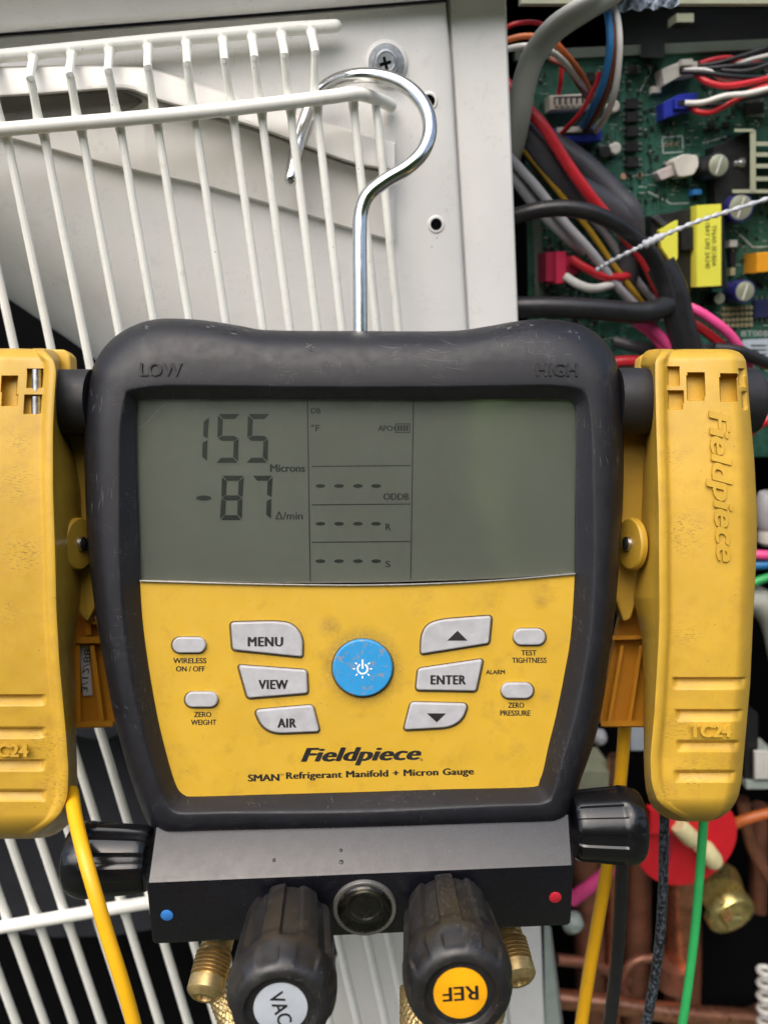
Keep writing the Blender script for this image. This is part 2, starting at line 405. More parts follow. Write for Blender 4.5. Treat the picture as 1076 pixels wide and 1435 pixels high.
mat('shrub_leaf', (0.19, 0.28, 0.09), 0.55, var=.5, vs=.03)
translucent('shrub_leaf', (.42, .60, .20))
hg = MB()
for k in range(5500):  # unseen shrub, bright leaves added to green the screen's right side
    x, z = rng_.uniform(.15, 2.2), rng_.uniform(0.1, 2.1)
    x0_ = .32 + .16 * math.sin(z * 3.1); y = -2.6 + .5 * abs(x - 1.0) ** 1.5 + rng_.uniform(-.2, .2)
    if x < x0_: continue
    c_ = Vector((x, y, z)); a = Vector((rng_.gauss(0, 1), rng_.gauss(0, .6), rng_.gauss(0, 1))).normalized(); b = a.orthogonal().normalized()
    l_ = rng_.uniform(.05, .1)
    hg.add([CM.inverted() @ (c_ + q) for q in (a * l_, b * l_ * .5, -a * l_, -b * l_ * .5)], [[0, 1, 2, 3]])
single('shrub', hg, 'shrub_leaf', 'unseen light green shrub added behind the photographer to tint the right of the screen', 'shrub', kind='stuff')

# ================================================================== CABINET
cab = T('air_conditioner', U(640, 700, -20), 'white outdoor air conditioning unit with its electrical side uncovered', 'air conditioner')
BASE = -20
def resample(pts, n):
    P = [Vector(p) for p in pts]; L = [0]
    for a, b in zip(P, P[1:]): L.append(L[-1] + (b - a).length)
    out = []; k = 0
    for i in range(n):
        t = L[-1] * i / (n - 1)
        while k < len(P) - 2 and L[k + 1] < t: k += 1
        u = (t - L[k]) / max(1e-9, L[k + 1] - L[k]); out.append(P[k].lerp(P[k + 1], u))
    return out
c0 = spline([(-90, 90), (0, 92), (100, 90), (165, 92), (211, 95), (273, 115), (328, 133), (400, 155), (457, 171), (510, 187), (549, 198)], 5)
c1 = spline([(-90, 137), (0, 135), (94, 129), (172, 124), (203, 133), (235, 144), (324, 168), (380, 186), (447, 212), (500, 230), (549, 238)], 5)
c2 = spline([(-90, 172), (0, 168), (94, 165), (160, 160), (205, 146), (240, 152), (324, 175), (380, 192), (447, 217), (500, 235), (549, 243)], 5)
c3 = spline([(-90, 170), (12, 192), (125, 222), (200, 240), (281, 258), (340, 274), (414, 295), (440, 303), (480, 316), (520, 328), (549, 336)], 5)
c4 = spline([(-90, 350), (0, 405), (60, 445), (130, 495), (200, 565), (270, 645), (340, 730), (400, 830), (440, 910), (475, 1000), (500, 1100)], 5)
NC = 60
q = [resample(c, NC) for c in (c0, c1, c2, c3, c4)]
fp = MB()
xs = [q[0][i].x for i in range(NC)]
def row(pts, off): return [U(p.x, p.y, off) for p in pts]
topy = lambda x: 49 - x * 0.079
ty = lambda x: 46 - x * 0.0775
fp.loft([[U(x, ty(x) + 4.5, BASE - 16) for x in xs], [U(x, ty(x) + 4.5, BASE - 2) for x in xs], [U(x, ty(x) + 7, BASE) for x in xs], row(q[0], BASE), row(q[3], BASE)] +
        [[U(q[3][i].x * (1 - t) + q[4][i].x * t, q[3][i].y * (1 - t) + q[4][i].y * t, BASE - 34 * t ** 3.2) for i in range(NC)] for t in [k / 10 for k in range(1, 11)]]
        + [[U(p.x, p.y + 6, BASE - 60) for p in q[4]]], False)
xl_tab = [(-40, 549), (198, 549), (336, 549), (500, 531), (1100, 500), (1250, 490), (1335, 478), (1370, 462), (1420, 435), (1500, 400)]
ys = [-40, 100, 198, 270, 336, 420, 500, 700, 900, 1100, 1180, 1250, 1300, 1335, 1370, 1420, 1500, 1560]
xb = lambda y: 627 + y * 0.0589
lp = []
for y in ys:
    x0 = interp(xl_tab, y); d = BASE - (34 if y > 1100 else 34 * max(0, (y - 336) / 764) ** 3) * 0
    X5 = (x0, (x0 + xb(y)) / 2, xb(y) - 5, xb(y) - 2, xb(y), xb(y))
    if y < 0:
        for dy, dz in ((4.5, 16), (4.5, 2), (7, 0)): lp.append([U(x, ty(x) + dy, BASE - dz - e) for x, e in zip(X5, (0, 0, 0, .8, 2.6, 8))])
        continue
    lp.append([U(x, y, BASE - e) for x, e in zip(X5, (0, 0, 0, .8, 2.6, 8))])
fp.loft(lp, False)
# turned-back lip of the opening at the bottom
lip = [(500, 1100), (490, 1250), (478, 1335), (462, 1370), (435, 1420), (400, 1500)]
fp.loft([[U(x, y, BASE) for x, y in lip], [U(x - 3, y, BASE - 3) for x, y in lip], [U(x - 4, y, BASE - 40) for x, y in lip]], False)
part('front_panel', fp, 'cabinet', cab, ang=40)
rib = MB()
def blend(i): return max(0.0, min(1.0, (220 - q[1][i].x) / 80))
rows = [row(q[0], BASE - .2), [U(p.x, p.y + 1, BASE + 5) for p in q[0]], [U(p.x, p.y + 3, BASE + 7) for p in q[0]]]
rows.append([U(p.x, p.y - 7, BASE + 11) for p in q[1]])
rows.append([U(p.x, p.y - 2.5, BASE + 11) for p in q[1]])
rows.append([U(p.x, p.y, BASE + 9) for p in q[1]])
rows.append([U(p.x, p.y + 1, BASE + 1) for p in q[1]])
rows.append([U(q[2][i].x, q[2][i].y, BASE + 3.2) for i in range(NC)])
rows.append([U(p.x, p.y - 1, BASE + 3.2) for p in q[3]])
rows.append([U(p.x, p.y + 1.5, BASE + 2.4) for p in q[3]])
rows.append([U(p.x, p.y + 2.5, BASE - .2) for p in q[3]])
for r_ in rows:                                   # close the right end
    e = r_[-1]; r_.append(e + AX * .0012 - NN * .0006); r_.append(r_[-1] + AX * .0004 - NN * .022)
rib.loft(rows, False)
part('stiffening_rib', rib, 'cabinet_warm', cab, ang=30)
rc = MB()                                         # hollow under the rib's left end: its shade put into a dark patch
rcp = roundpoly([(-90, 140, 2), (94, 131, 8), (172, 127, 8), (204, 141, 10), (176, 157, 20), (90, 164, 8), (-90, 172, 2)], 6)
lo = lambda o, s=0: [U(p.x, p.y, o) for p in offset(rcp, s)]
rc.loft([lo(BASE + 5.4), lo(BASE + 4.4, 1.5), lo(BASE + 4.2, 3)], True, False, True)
part('hand_recess_shade', rc, 'recess_shade', cab)
# corner post
cp = MB(); pr = lambda y: 709 + y * 0.0375
lp = [[U(xb(y) - 1, y, BASE - 7), U(xb(y) + 4, y, BASE - 3.4), U(pr(y) - 3, y, BASE - 3.2), U(pr(y) - .6, y, BASE - 3.8), U(pr(y), y, BASE - 5.2), U(pr(y) - 2, y, BASE - 60)] for y in (-60, 100, 300, 500, 800, 1100, 1300, 1500, 1600)]
cp.loft(lp, False); part('corner_post', cp, 'cabinet', cab)
# top cover
tcv = MB(); xsq = [-120, 0, 200, 400, 560, 700, 850]
ty = lambda x: 46 - x * 0.0775
prof = [(-90, 20, 0), (-40, 12, 0), (-19, 9.4, 0), (-10, 8.4, 0), (-4, 6.4, 0), (-1, 3.5, 0), (0, 0, 0), (0, -18, 0)]
tcv.loft([[U(x, ty(x) + a, BASE + b) for x in xsq] for a, b, c in prof], False)
part('top_cover', tcv, 'cabinet', cab)
# screw with washer, two open holes
def disc_U(px, py, off, prof, n=32, rf=None, up=None): return lathe_mb(U(px, py, off), NN, prof, n, rf, up=up)
rs = px_mm(U(541, 88, BASE))
dm = disc_U(541, 88, BASE + .1, [(0, 31 * rs), (.8, 30 * rs), (1.4, 28 * rs), (1.6, 26 * rs)]); part('screw_dimple', dm, 'cabinet', cab)
sw = disc_U(541, 89, BASE + 1.7, [(0, 25 * rs), (1.3, 25 * rs), (1.6, 24 * rs), (1.7, 19 * rs)]); scw = part('screw', sw, 'zinc', cab)
sh = disc_U(540, 88, BASE + 3.3, [(0, 17.5 * rs), (2.2, 17.5 * rs), (3.0, 15.5 * rs), (3.1, 12.5 * rs), (2.7, 11.5 * rs)], 36, lambda s, t: 1.0 if s > 2.1 else 1.0 + .06 * abs(math.cos(3 * t))); part('screw_head', sh, 'zinc', scw)
cr = MB()
for a in (R(10), R(100)):
    e, f2 = AX * math.cos(a) + UP * math.sin(a), AX * -math.sin(a) + UP * math.cos(a); c_ = U(540, 88, BASE + 6.1)
    pts = [c_ + e * sx * 8.2 * rs * .001 + f2 * sy * 2.0 * rs * .001 for sx, sy in ((-1, -1), (1, -1), (1, 1), (-1, 1))]
    cr.box8([p + NN * (.0001 if a < 1 else .00013) for p in pts], [p - NN * .0004 for p in pts])
part('cross_slot', cr, 'dark', scw, smooth=False)
for hx, hy in ((601, 141), (611, 314)):
    h = disc_U(hx, hy, BASE, [(0, 13 * rs), (.35, 12 * rs), (.5, 10.5 * rs), (.45, 8.6 * rs), (.2, 8.2 * rs)]); ho = part('screw_hole', h, 'cabinet', cab)
    hd = disc_U(hx, hy, BASE + .35, [(0, 8.4 * rs), (.1, 8.3 * rs)]); part('hole_void', hd, 'dark', ho)
# inside of the unit: deep shade of fan chamber and electrical bay put into near-black walls
def sheet(name, pts, m, parent, thick=.0015):
    mb = MB(); mb.box8(pts, [p - NN * thick for p in pts]); return part(name, mb, m, parent, smooth=False)
def quadU(x0, y0, x1, y1, o): return [U(x0, y0, o), U(x1, y0, o), U(x1, y1, o), U(x0, y1, o)]
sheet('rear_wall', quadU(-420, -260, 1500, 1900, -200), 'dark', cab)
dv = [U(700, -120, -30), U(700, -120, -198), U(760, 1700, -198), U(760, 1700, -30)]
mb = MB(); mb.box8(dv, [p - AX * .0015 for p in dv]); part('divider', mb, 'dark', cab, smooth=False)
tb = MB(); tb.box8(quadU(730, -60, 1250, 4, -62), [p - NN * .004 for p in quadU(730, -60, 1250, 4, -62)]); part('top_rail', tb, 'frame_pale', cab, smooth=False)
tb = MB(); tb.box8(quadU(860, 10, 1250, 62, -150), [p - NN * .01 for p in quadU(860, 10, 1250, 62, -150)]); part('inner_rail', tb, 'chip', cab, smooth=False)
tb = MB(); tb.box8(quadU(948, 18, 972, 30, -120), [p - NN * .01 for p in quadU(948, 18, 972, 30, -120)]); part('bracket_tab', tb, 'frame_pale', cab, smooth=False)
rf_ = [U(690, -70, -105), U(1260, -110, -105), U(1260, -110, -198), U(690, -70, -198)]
mb = MB(); mb.box8(rf_, [p + UP * .0015 for p in rf_]); part('shading_roof', mb, 'chip', cab, smooth=False)  # unseen roof, added to darken the bay from above
# right side wall of the cabinet beyond the frame
sw_ = [U(1250, -260, -40), U(1250, -260, -198), U(1250, 1900, -198), U(1250, 1900, -40)]
mb = MB(); mb.box8(sw_, [p + AX * .0015 for p in sw_]); part('side_wall', mb, 'cabinet_warm', cab, smooth=False)
# pale plate edge at the bottom of the post
pe = MB()
pe.loft([[U(762, 1290, -34), U(764, 1500, -30)], [U(768, 1296, -33), U(792, 1500, -31)], [U(772, 1300, -38), U(797, 1500, -38)], [U(766, 1300, -60), U(770, 1500, -60)]], False)
part('drain_flange', pe, 'ledge_pale', cab)
# dark fan behind the guard
fan = T('fan', U(60, 1000, -110), 'dark fan blades turning inside the white unit behind the wire guard', 'fan')
hubp = U(150, 950, -110)
part('hub', lathe_mb(hubp, NN, [(0, 26), (22, 26), (27, 23), (29, 16)], 32), 'fan_dark', fan)
for k, a0 in enumerate((118, 238, 358)):
    bl = MB(); rows = []
    for rr in (24, 55, 95, 135, 172):
        half = 26 + 7 * rr / 50; r_ = []
        for j in range(9):
            t = -1 + j / 4; a = R(a0) + R(half) * t * .9
            r_.append(hubp + (AX * math.cos(a) + UP * math.sin(a)) * rr * .001 + NN * (.014 - .018 * t - .006 * (1 - t * t)))
        rows.append(r_)
    bl.loft(rows, False); bl2 = MB(); bl2.loft([[p - NN * .002 for p in r_] for r_ in rows], False); bl.add(bl2.v, bl2.f)
    part('blade', bl, 'fan_dark', fan, ang=60)

# ================================================================== FAN GUARD
gd = T('fan_guard', U(250, 160, 0), 'cream coated wire fan guard in front of the unit with the hook over its rail', 'fan guard')
upper = [(-640, 139), (-90, 87), (0, 78), (100, 68), (200, 58), (300, 49), (400, 40), (470, 36)]
lower = [(-640, 237), (-90, 188), (0, 181), (100, 172.5), (200, 164), (300, 154.5), (400, 143), (470, 134), (495, 131)]
uy = lambda x: 78 - x * .0955 + max(0, x - 300) * .01
ly = lambda x: 181 - x * .088
def pt(p): return p
def railtube(pts, off, rpx, nm):
    path = spline([U(x, y, off) for x, y in pts], 4)
    rr = [rpx * px_mm(p) * .001 for p in path]
    # rounded end
    d = (path[-1] - path[-2]).normalized(); e = path[-1]; r = rr[-1]
    for a in (25, 50, 70, 85): path.append(e + d * r * math.sin(R(a))); rr.append(r * math.cos(R(a)))
    return part(nm, tube_mb(path, rr, 12), 'guard_white', gd)
railtube(upper, -13, 9.0, 'rail')
lw = [U(x, y, 1.5) for x, y in lower] + [U(515, 134, -3), U(535, 141, -11), U(548, 148, -17)]
path = spline(lw, 4); part('rail', tube_mb(path, [9.6 * px_mm(p) * .001 * (1 if i < len(path) - 12 else .92) for i, p in enumerate(path)], 12), 'guard_white', gd)
wx = [(-60, -58), (-9, -4), (43, 48), (97, 102), (153, 157), (207, 212), (261, 266), (311, 318), (353, 359), (392, 399), (437, 441)]
lowx = [-597, -543, -488, -434, -379, -325, -270, -216, -161, -106, -51, 4, 57, 111, 166, 219, 273, 327, 367, 408, 445, 497, 529]
upx = [-594, -540, -486, -432, -377, -323, -269, -214, -160, -106, -58, -8, 46, 100, 153, 207, 261, 312, 353, 394, 436]
def bottom(x0, y): 
    s = .209 - .00021 * (x0 - 4)
    x = x0 + s * (min(y, 1000) - 165)
    if y > 1000: x += (s + .08) * (y - 1000)
    return x
for i, lx in enumerate(lowx):
    ptsw = []
    if i < len(upx):
        ux = upx[i]; kx = -4 + (ux - 46) * 0.024
        ptsw += [U(ux, uy(ux) + 1, -12.5), U(ux + .5, uy(ux) + 9, -11), U(ux + kx, uy(ux) + 32, 2.5), U(ux + kx * .8 + 1.5, uy(ux) + 42, 2.8), U(lx - 4, ly(lx) - 14, -1.2)]
        ptsw.append(U(lx - 1, ly(lx), -2.2))
    elif lx == 497: ptsw.append(U(lx - 3, 136, -3))
    else: ptsw.append(U(lx - 3, 146, -10))
    dz = -2.2 if i < len(upx) else (-3 if lx == 497 else -6)
    for y in (190, 330, 480, 700, 900, 1000, 1060, 1150, 1250, 1350, 1500): ptsw.append(U(bottom(lx, y), y, dz if y < 500 else -2.5))
    path = spline(ptsw, 5); wl_ = [U(lx, ly(lx), -1), U(bottom(lx, 1283 - .17 * (bottom(lx, 1283) - 100)), 1283 - .17 * (bottom(lx, 1283) - 100), -1)] + ([U(upx[i], uy(upx[i]), -12.5)] if i < len(upx) else [])
    part('wire', tube_mb(path, [5.9 * px_mm(p) * .001 * (1 + .5 * max(math.exp(-((p - q_).length / .0032) ** 2) for q_ in wl_)) for p in path], 10), 'guard_white', gd)
blow = [(-200, 1332), (-90, 1314), (0, 1300), (100, 1283), (205, 1266), (330, 1246), (470, 1224), (600, 1205)]
path = spline([U(x, y, 1.5) for x, y in blow], 4); part('rail', tube_mb(path, [10 * px_mm(p) * .001 * .9 for p in path], 12), 'guard_white', gd)

# ================================================================== THE GAUGE
dev = T('manifold_gauge', DEV, 'black and yellow digital refrigerant gauge hanging from a hook', 'gauge')
outer = [(118, 640), (117.5, 600), (119, 560), (127, 522), (144, 489), (170, 465), (205, 449.5), (240, 446), (290, 449), (340, 457), (370, 462), (440, 463.5), (505, 463.5), (580, 464), (640, 463), (680, 457.5),
         (720, 450.5), (757, 447), (795, 450), (825, 460), (850, 481), (865, 511), (872, 548), (874, 600), (873, 700), (868, 780), (862, 856), (852, 930), (846, 978), (837, 1023), (826, 1060), (815, 1090), (806, 1122), (800, 1146), (790, 1158), (770, 1163),
         (640, 1166), (505, 1169.5), (370, 1172.5), (240, 1176), (222, 1172), (211, 1160), (198, 1134), (178, 1075), (162, 1014), (152, 964), (138, 886), (130, 830), (122, 750)]
inner = [(191.5, 640), (192, 585), (195, 567), (204, 560.5), (300, 560), (400, 560), (508, 560), (620, 560), (720, 560), (790, 560), (801, 564), (806, 578), (806.5, 640), (805.5, 720), (804.5, 804), (799, 890), (790, 945), (779, 1000), (768, 1045), (760, 1082), (753, 1097), (741, 1103),
         (620, 1106), (508, 1109.5), (380, 1113), (270, 1116), (256, 1112.5), (247, 1100), (236, 1065), (222, 1008), (209, 935), (201, 874), (197, 816), (194, 720)]
OC = Vector((505, 810))
def radial(poly, n=360):
    sp = [Vector(p[:2]) for p in spline([(a, b, 0) for a, b in poly], 6, True)]; out = []
    m = len(sp)
    an = [math.atan2(p.y - OC.y, p.x - OC.x) for p in sp]
    for k in range(n):
        th = -math.pi + 2 * math.pi * (k + .5) / n; d = Vector((math.cos(th), math.sin(th))); best = 0
        for i in range(m):
            a, b = sp[i] - OC, sp[(i + 1) % m] - OC; e = b - a; den = d.x * e.y - d.y * e.x
            if abs(den) < 1e-9: continue
            t = (a.x * e.y - a.y * e.x) / den; u = (a.x * d.y - a.y * d.x) / den
            if t > 0 and -1e-6 <= u <= 1.000001: best = max(best, t)
        out.append(OC + d * best)
    return out
RO, RI = radial(outer), radial(inner)
NL = len(RO)
def edge_w(i):
    return (RO[i] - RI[i]).length
loops = []
def slope_w(i):
    d = (RO[i] - OC).normalized()
    up_ = max(0, -d.y); dn = max(0, d.y); wd = edge_w(i)
    s = 30 - 12 * up_ ** 3
    return min(.5, s / wd)
prof = [(0, -34, 0), (0, -18, 0), (.004, -13.5, 0), (.02, -9.6, 0), (.055, -6.2, 0), (.11, -3.4, 0), (.18, -1.6, 0), (.27, -.5, 0), (.36, 0, 0), (.5, .1, 0), (.55, 0.05, 0),
        (0, 0, .04), (0, -.35, .12), (0, -1.0, .22), (0, -5.4, .86), (0, -6.3, .96), (0, -6.8, .995), (0, -9.5, 1)]
smw = [sum(slope_w((i + d) % NL) for d in range(-8, 9)) / 17 for i in range(NL)]
for a, z, b in prof:
    lp = []
    for i in range(NL):
        if b == 0:
            tt = a * (1 - smw[i]) / .56
        else: tt = 1 - smw[i] * (1 - b)
        p = RO[i].lerp(RI[i], tt); lp.append(V(p.x, p.y, 265 - z))
    loops.append(lp)
hb = MB(); hb.loft(loops, True, True, False)
part('housing', hb, 'rubber', dev, ang=50)
from mathutils.bvhtree import BVHTree
bvh = BVHTree.FromPolygons([tuple(v) for v in hb.v], hb.f)
def on_housing(px, py):
    d = Vector(((px - CX) / F, -(py - CY) / F, -1)).normalized(); h = bvh.ray_cast(Vector((0, 0, 0)), d)
    return (h[0], h[1] if h[1].dot(d) < 0 else -h[1]) if h[0] else None
rw = random.Random(11)
def scuffs(mb, px, py, n, spread, lmin, lmax, ang, wd):
    for k in range(n):
        x, y = px + rw.gauss(0, spread), py + rw.gauss(0, spread * .5); a = R(ang + rw.gauss(0, 14)); L_ = rw.uniform(lmin, lmax)
        top = []; ok = True
        for u, v in ((-.5, -.15), (-.1, -.5), (.5, -.1), (.45, .12), (0, .5), (-.45, .2)):
            xx = u * L_; yy = v * wd + .25 * wd * math.sin(u * 5 + k); h = on_housing(x + xx * math.cos(a) - yy * math.sin(a), y + xx * math.sin(a) + yy * math.cos(a))
            if not h: ok = False; break
            top.append(h[0] + h[1] * .00005)
        if ok: o = len(mb.v); mb.v += top; mb.f.append(list(range(o, o + 6)))
mat('nick_pale', (.10, .10, .105), .6); mat('nick_dark', (.003, .003, .003), .6)
for m_, lst in (('nick_pale', [(437, 485, 4, 5, 4, 9, -20, 1.6), (297, 455, 3, 5, 6, 10, 8, 1.8), (205, 456, 3, 4, 4, 7, 20, 1.8), (330, 465, 3, 8, 6, 12, 10, 1.5), (585, 497, 14, 22, 14, 40, 6, .7), (545, 490, 8, 18, 10, 26, -12, .6), (712, 458, 6, 9, 4, 9, -30, 1.6),
        (757, 452, 5, 8, 4, 8, 10, 2.0), (800, 470, 5, 9, 3, 8, 40, 1.2), (862, 640, 5, 14, 6, 22, 80, .7), (127, 700, 6, 16, 10, 26, 88, .7), (140, 560, 5, 14, 8, 20, 100, .7), (250, 540, 5, 40, 6, 18, 60, .5), (700, 540, 7, 50, 6, 20, 30, .5),
        (848, 965, 4, 12, 5, 12, 10, .9), (180, 1000, 5, 20, 4, 10, 40, .7), (480, 1140, 12, 110, 3, 10, 88, .7), (640, 1130, 8, 40, 5, 12, 85, .7), (170, 860, 6, 20, 4, 9, 30, .6), (815, 880, 5, 16, 5, 14, 70, .6)]),
                ('nick_dark', [(436, 487, 3, 4, 3, 7, 10, 1.6), (265, 467, 2, 3, 4, 6, 20, 2.0), (322, 464, 2, 6, 8, 12, 8, 1.8), (200, 458, 2, 4, 3, 6, 20, 1.8), (468, 476, 2, 3, 3, 5, 0, 1.6), (718, 463, 3, 6, 4, 8, 10, 2.2), (762, 450, 3, 5, 3, 6, 0, 2.2), (848, 978, 2, 6, 5, 9, 10, 1.6)])):
    mb = MB()
    for a_ in lst: scuffs(mb, *a_)
    part('scuff_marks', mb, m_, dev, smooth=False, kind='stuff')
for s, cx, wd in (('LOW', 226, 58), ('HIGH', 780, 57)):
    text(dev, s, cx, 518, wd, 18, 265.2, 'rubber', ext=.75, bold=.025, rot=-.5)
# face plate and buttons
FP = 271.6
yl = [p for p in RI]
plate = roundpoly([(190, 815), (320, 818.5, 60), (420, 820.5, 60), (508, 821, 60), (600, 819, 60), (700, 814, 60), (810, 803.5), (806, 870), (798, 945), (786, 1010), (774, 1060), (764, 1100), (745, 1110), (508, 1116), (262, 1123), (244, 1113), (228, 1060), (212, 1000), (200, 930), (193, 870)], 3, 2)
face = part('face_plate', slab_mb(plate, FP, 1.5, .5), 'yellow_face', dev)
def button(pts, m='key_grey', h=1.5, r=5, gap=2.6, rounded=None):
    o = rounded or roundpoly(pts, r)
    part('button_recess', slab_mb(offset(o, -gap), FP - .06, .5, .4), 'gap_dark', dev)
    return part('button', slab_mb(o, FP - h, h + .3, 2.1, .6), m, dev)
TILT = 1.0
b = button([(323, 873, 5), (392, 871, 30), (411, 876, 22), (424, 893, 12), (423.5, 921, 4), (326, 911, 5)]); text(b, 'MENU', 372, 899.5, 48, 13, FP - 1.5, bold=.055, space=1.1)
b = button([(334, 933, 4), (429.5, 940, 5), (431, 972, 4), (347, 979, 5)]); text(b, 'VIEW', 383, 959.5, 40, 12.5, FP - 1.5, bold=.055, space=1.1)
b = button([(357, 996, 7), (438, 989, 6), (447.5, 1026, 5), (384, 1028.5, 14), (366, 1018, 14)]); text(b, 'AIR', 402, 1013.5, 25, 12.5, FP - 1.5, bold=.055, space=1.1)
b = button([(688.5, 863.5, 5), (685, 902, 4), (590, 917, 4), (590.5, 892, 14), (598, 876, 16), (618, 869, 16)])
tri = MB()
def tri_mb(pts): return slab_mb([Vector(p) for p in pts], FP - 1.56, .05, .2, .01)
part('arrow', tri_mb([(641, 884), (655, 898), (626.5, 898)]), 'ink', b)
b = button([(676.5, 924.5, 5), (667, 969, 4), (583, 967.5, 5), (586, 938, 5)]); text(b, 'ENTER', 628, 953, 48, 12.5, FP - 1.5, bold=.055, space=1.1)
b = button([(576, 985, 5), (655.5, 987, 8), (649, 1008, 16), (631, 1020, 14), (566, 1023.5, 5)])
part('arrow', tri_mb([(598, 1000), (625, 1000), (612, 1012.5)]), 'ink', b)
for cx, cy, wd, hg in ((264.5, 904.5, 47, 22), (282, 981, 46, 21.5), (742, 893, 45, 23), (725, 968.5, 45, 22)):
    button(None, rounded=stadium(cx, cy, wd, hg), gap=1.8)
bb = button(None, 'key_blue', 2.0, gap=2.2, rounded=ellipse(508, 936.5, 42, 40, 64))
pw = MB()
def bar(x0, y0, x1, y1, hw, D, mb, th=.05):
    d = Vector((x1 - x0, y1 - y0)).normalized(); n_ = Vector((-d.y, d.x)) * hw
    pts = [Vector((x0, y0)) + n_, Vector((x0, y0)) - n_, Vector((x1, y1)) - n_, Vector((x1, y1)) + n_]
    mb.box8([V(p.x, p.y, D - th) for p in pts], [V(p.x, p.y, D) for p in pts])
DB = FP - 2.0
PX, PY = 508, 937.5
bar(PX, PY - 13, PX, PY + 0, 1.25, DB, pw)
for k in range(12):
    a0, a1 = R(-60 + 25 * k), R(-60 + 25 * (k + 1))
    bar(PX + 7 * math.cos(a0), PY + 7 * math.sin(a0), PX + 7 * math.cos(a1), PY + 7 * math.sin(a1), 1.2, DB - .001 * k, pw)
for a in (0, 45, 90, 135, 180, -140, -40): bar(PX + 10 * math.cos(R(a)), PY + 10 * math.sin(R(a)), PX + 13.5 * math.cos(R(a)), PY + 13.5 * math.sin(R(a)), .9, DB - .02, pw)
part('power_symbol', pw, 'ink_white', bb, smooth=False)
for s, cx, cy, wd in (('WIRELESS', 266, 926, 46), ('ON / OFF', 267, 937.5, 40), ('ZERO', 284, 1001.5, 24), ('WEIGHT', 285.5, 1012.5, 35), ('TEST', 741, 915, 21), ('TIGHTNESS', 741.5, 925.5, 48),
                      ('ALARM', 694, 942, 26), ('ZERO', 723, 988.5, 22), ('PRESSURE', 722, 999.5, 42)):
    text(face, s, cx, cy, wd, 7.4 if s != 'ALARM' else 6, FP, bold=.035)
text(face, 'Fieldpiece', 506, 1060, 165, 25, FP, bold=.05, shear=.30, rot=1.0, space=1.02)
text(face, '®', 590.5, 1065, 4, 4, FP)
text(face, 'SMAN', 369.5, 1090.2, 43, 9.6, FP, bold=.05, rot=1.3)
text(face, 'TM', 395, 1086, 5, 3, FP)
text(face, 'Refrigerant Manifold + Micron Gauge', 532.5, 1085.6, 262, 12.2, FP, bold=.05, rot=1.4, space=1.06)
# display
LC = 273.0
dpts = roundpoly([(189, 556), (810, 556), (809, 803, 2), (700, 811, 60), (508, 817.5, 120), (320, 816.5, 60), (190, 813, 2)], 8, 8)
lcd = part('display', slab_mb(dpts, LC, 1.2, .4), 'lcd', dev)
part('glass_pane', slab_mb(dpts, 271.1, .9, 1.0), 'window_clear', lcd)
tm = MB(); tp = spline([(196, 814.5, 0), (320, 818, 0), (420, 820, 0), (508, 820.5, 0), (600, 818.5, 0), (700, 813.5, 0), (806, 804.5, 0)], 6)
tm.add(tube_mb([V(p.x, p.y, 270.9) for p in tp], .00034, 8).v, []); tm = tube_mb([V(p.x, p.y, 270.9) for p in tp], .00034, 8)
part('display_trim', tm, 'trim_clear', dev)
SEG = {'0': 'abcdef', '1': 'bc', '5': 'afgcd', '8': 'abcdefg', '7': 'abc', '-': 'g'}
def digit(ch, x0, x1, y0, y1, sl=3.0):
    mb = MB(); th = 7.2; xm = (y0 + y1) / 2; g_ = .9
    def P(x, y): return Vector((x + sl * (1 - (y - y0) / (y1 - y0)) - sl / 2, y))
    polys = {'a': [(x0 + g_, y0), (x1 - g_, y0), (x1 - th, y0 + th), (x0 + th, y0 + th)], 'd': [(x0 + g_, y1), (x1 - g_, y1), (x1 - th, y1 - th), (x0 + th, y1 - th)],
             'g': [(x0 + 1.5, xm), (x0 + 7, xm - th / 2), (x1 - 7, xm - th / 2), (x1 - 1.5, xm), (x1 - 7, xm + th / 2), (x0 + 7, xm + th / 2)],
             'f': [(x0, y0 + g_ + 1), (x0 + th, y0 + th + g_), (x0 + th, xm - 4.4), (x0 + .5, xm - 1)], 'b': [(x1, y0 + g_ + 1), (x1 - th, y0 + th + g_), (x1 - th, xm - 4.4), (x1 - .5, xm - 1)],
             'e': [(x0, y1 - g_ - 1), (x0 + th, y1 - th - g_), (x0 + th, xm + 4.4), (x0 + .5, xm + 1)], 'c': [(x1, y1 - g_ - 1), (x1 - th, y1 - th - g_), (x1 - th, xm + 4.4), (x1 - .5, xm + 1)]}
    for k in SEG[ch]:
        pp = [P(*q_) for q_ in polys[k]]
        n_ = len(pp); o = len(mb.v)
        mb.v += [V(p.x, p.y, LC - .12) for p in pp] + [V(p.x, p.y, LC - .02) for p in pp]
        mb.f += [list(range(o, o + n_)), list(range(o + 2 * n_ - 1, o + n_ - 1, -1))] + [[o + i, o + (i + 1) % n_, o + n_ + (i + 1) % n_, o + n_ + i] for i in range(n_)]
    part('digit', mb, 'lcd_ink', lcd, smooth=False)
digit('1', 258, 291.5, 583, 648); digit('5', 304, 335, 580, 648.5); digit('5', 346, 376.5, 580, 648.5)
digit('8', 309.5, 340.5, 666.5, 729); digit('7', 352, 381, 666.5, 729)
def dash(cx, cy, w_, h_):
    part('dash', slab_mb([Vector((cx + w_ / 2 * math.copysign(abs(math.cos(a)) ** 1.0, math.cos(a)), cy + h_ / 2 * math.sin(a))) for a in [2 * math.pi * k / 16 for k in range(16)]], LC - .08, .06, .2, .02), 'lcd_ink', lcd, smooth=False)
dash(285.5, 698, 22, 7.5)
for y in (681, 734, 786.5):
    for x in (449, 475, 501.5, 527): dash(x, y, 14, 5.4)
ln = MB()
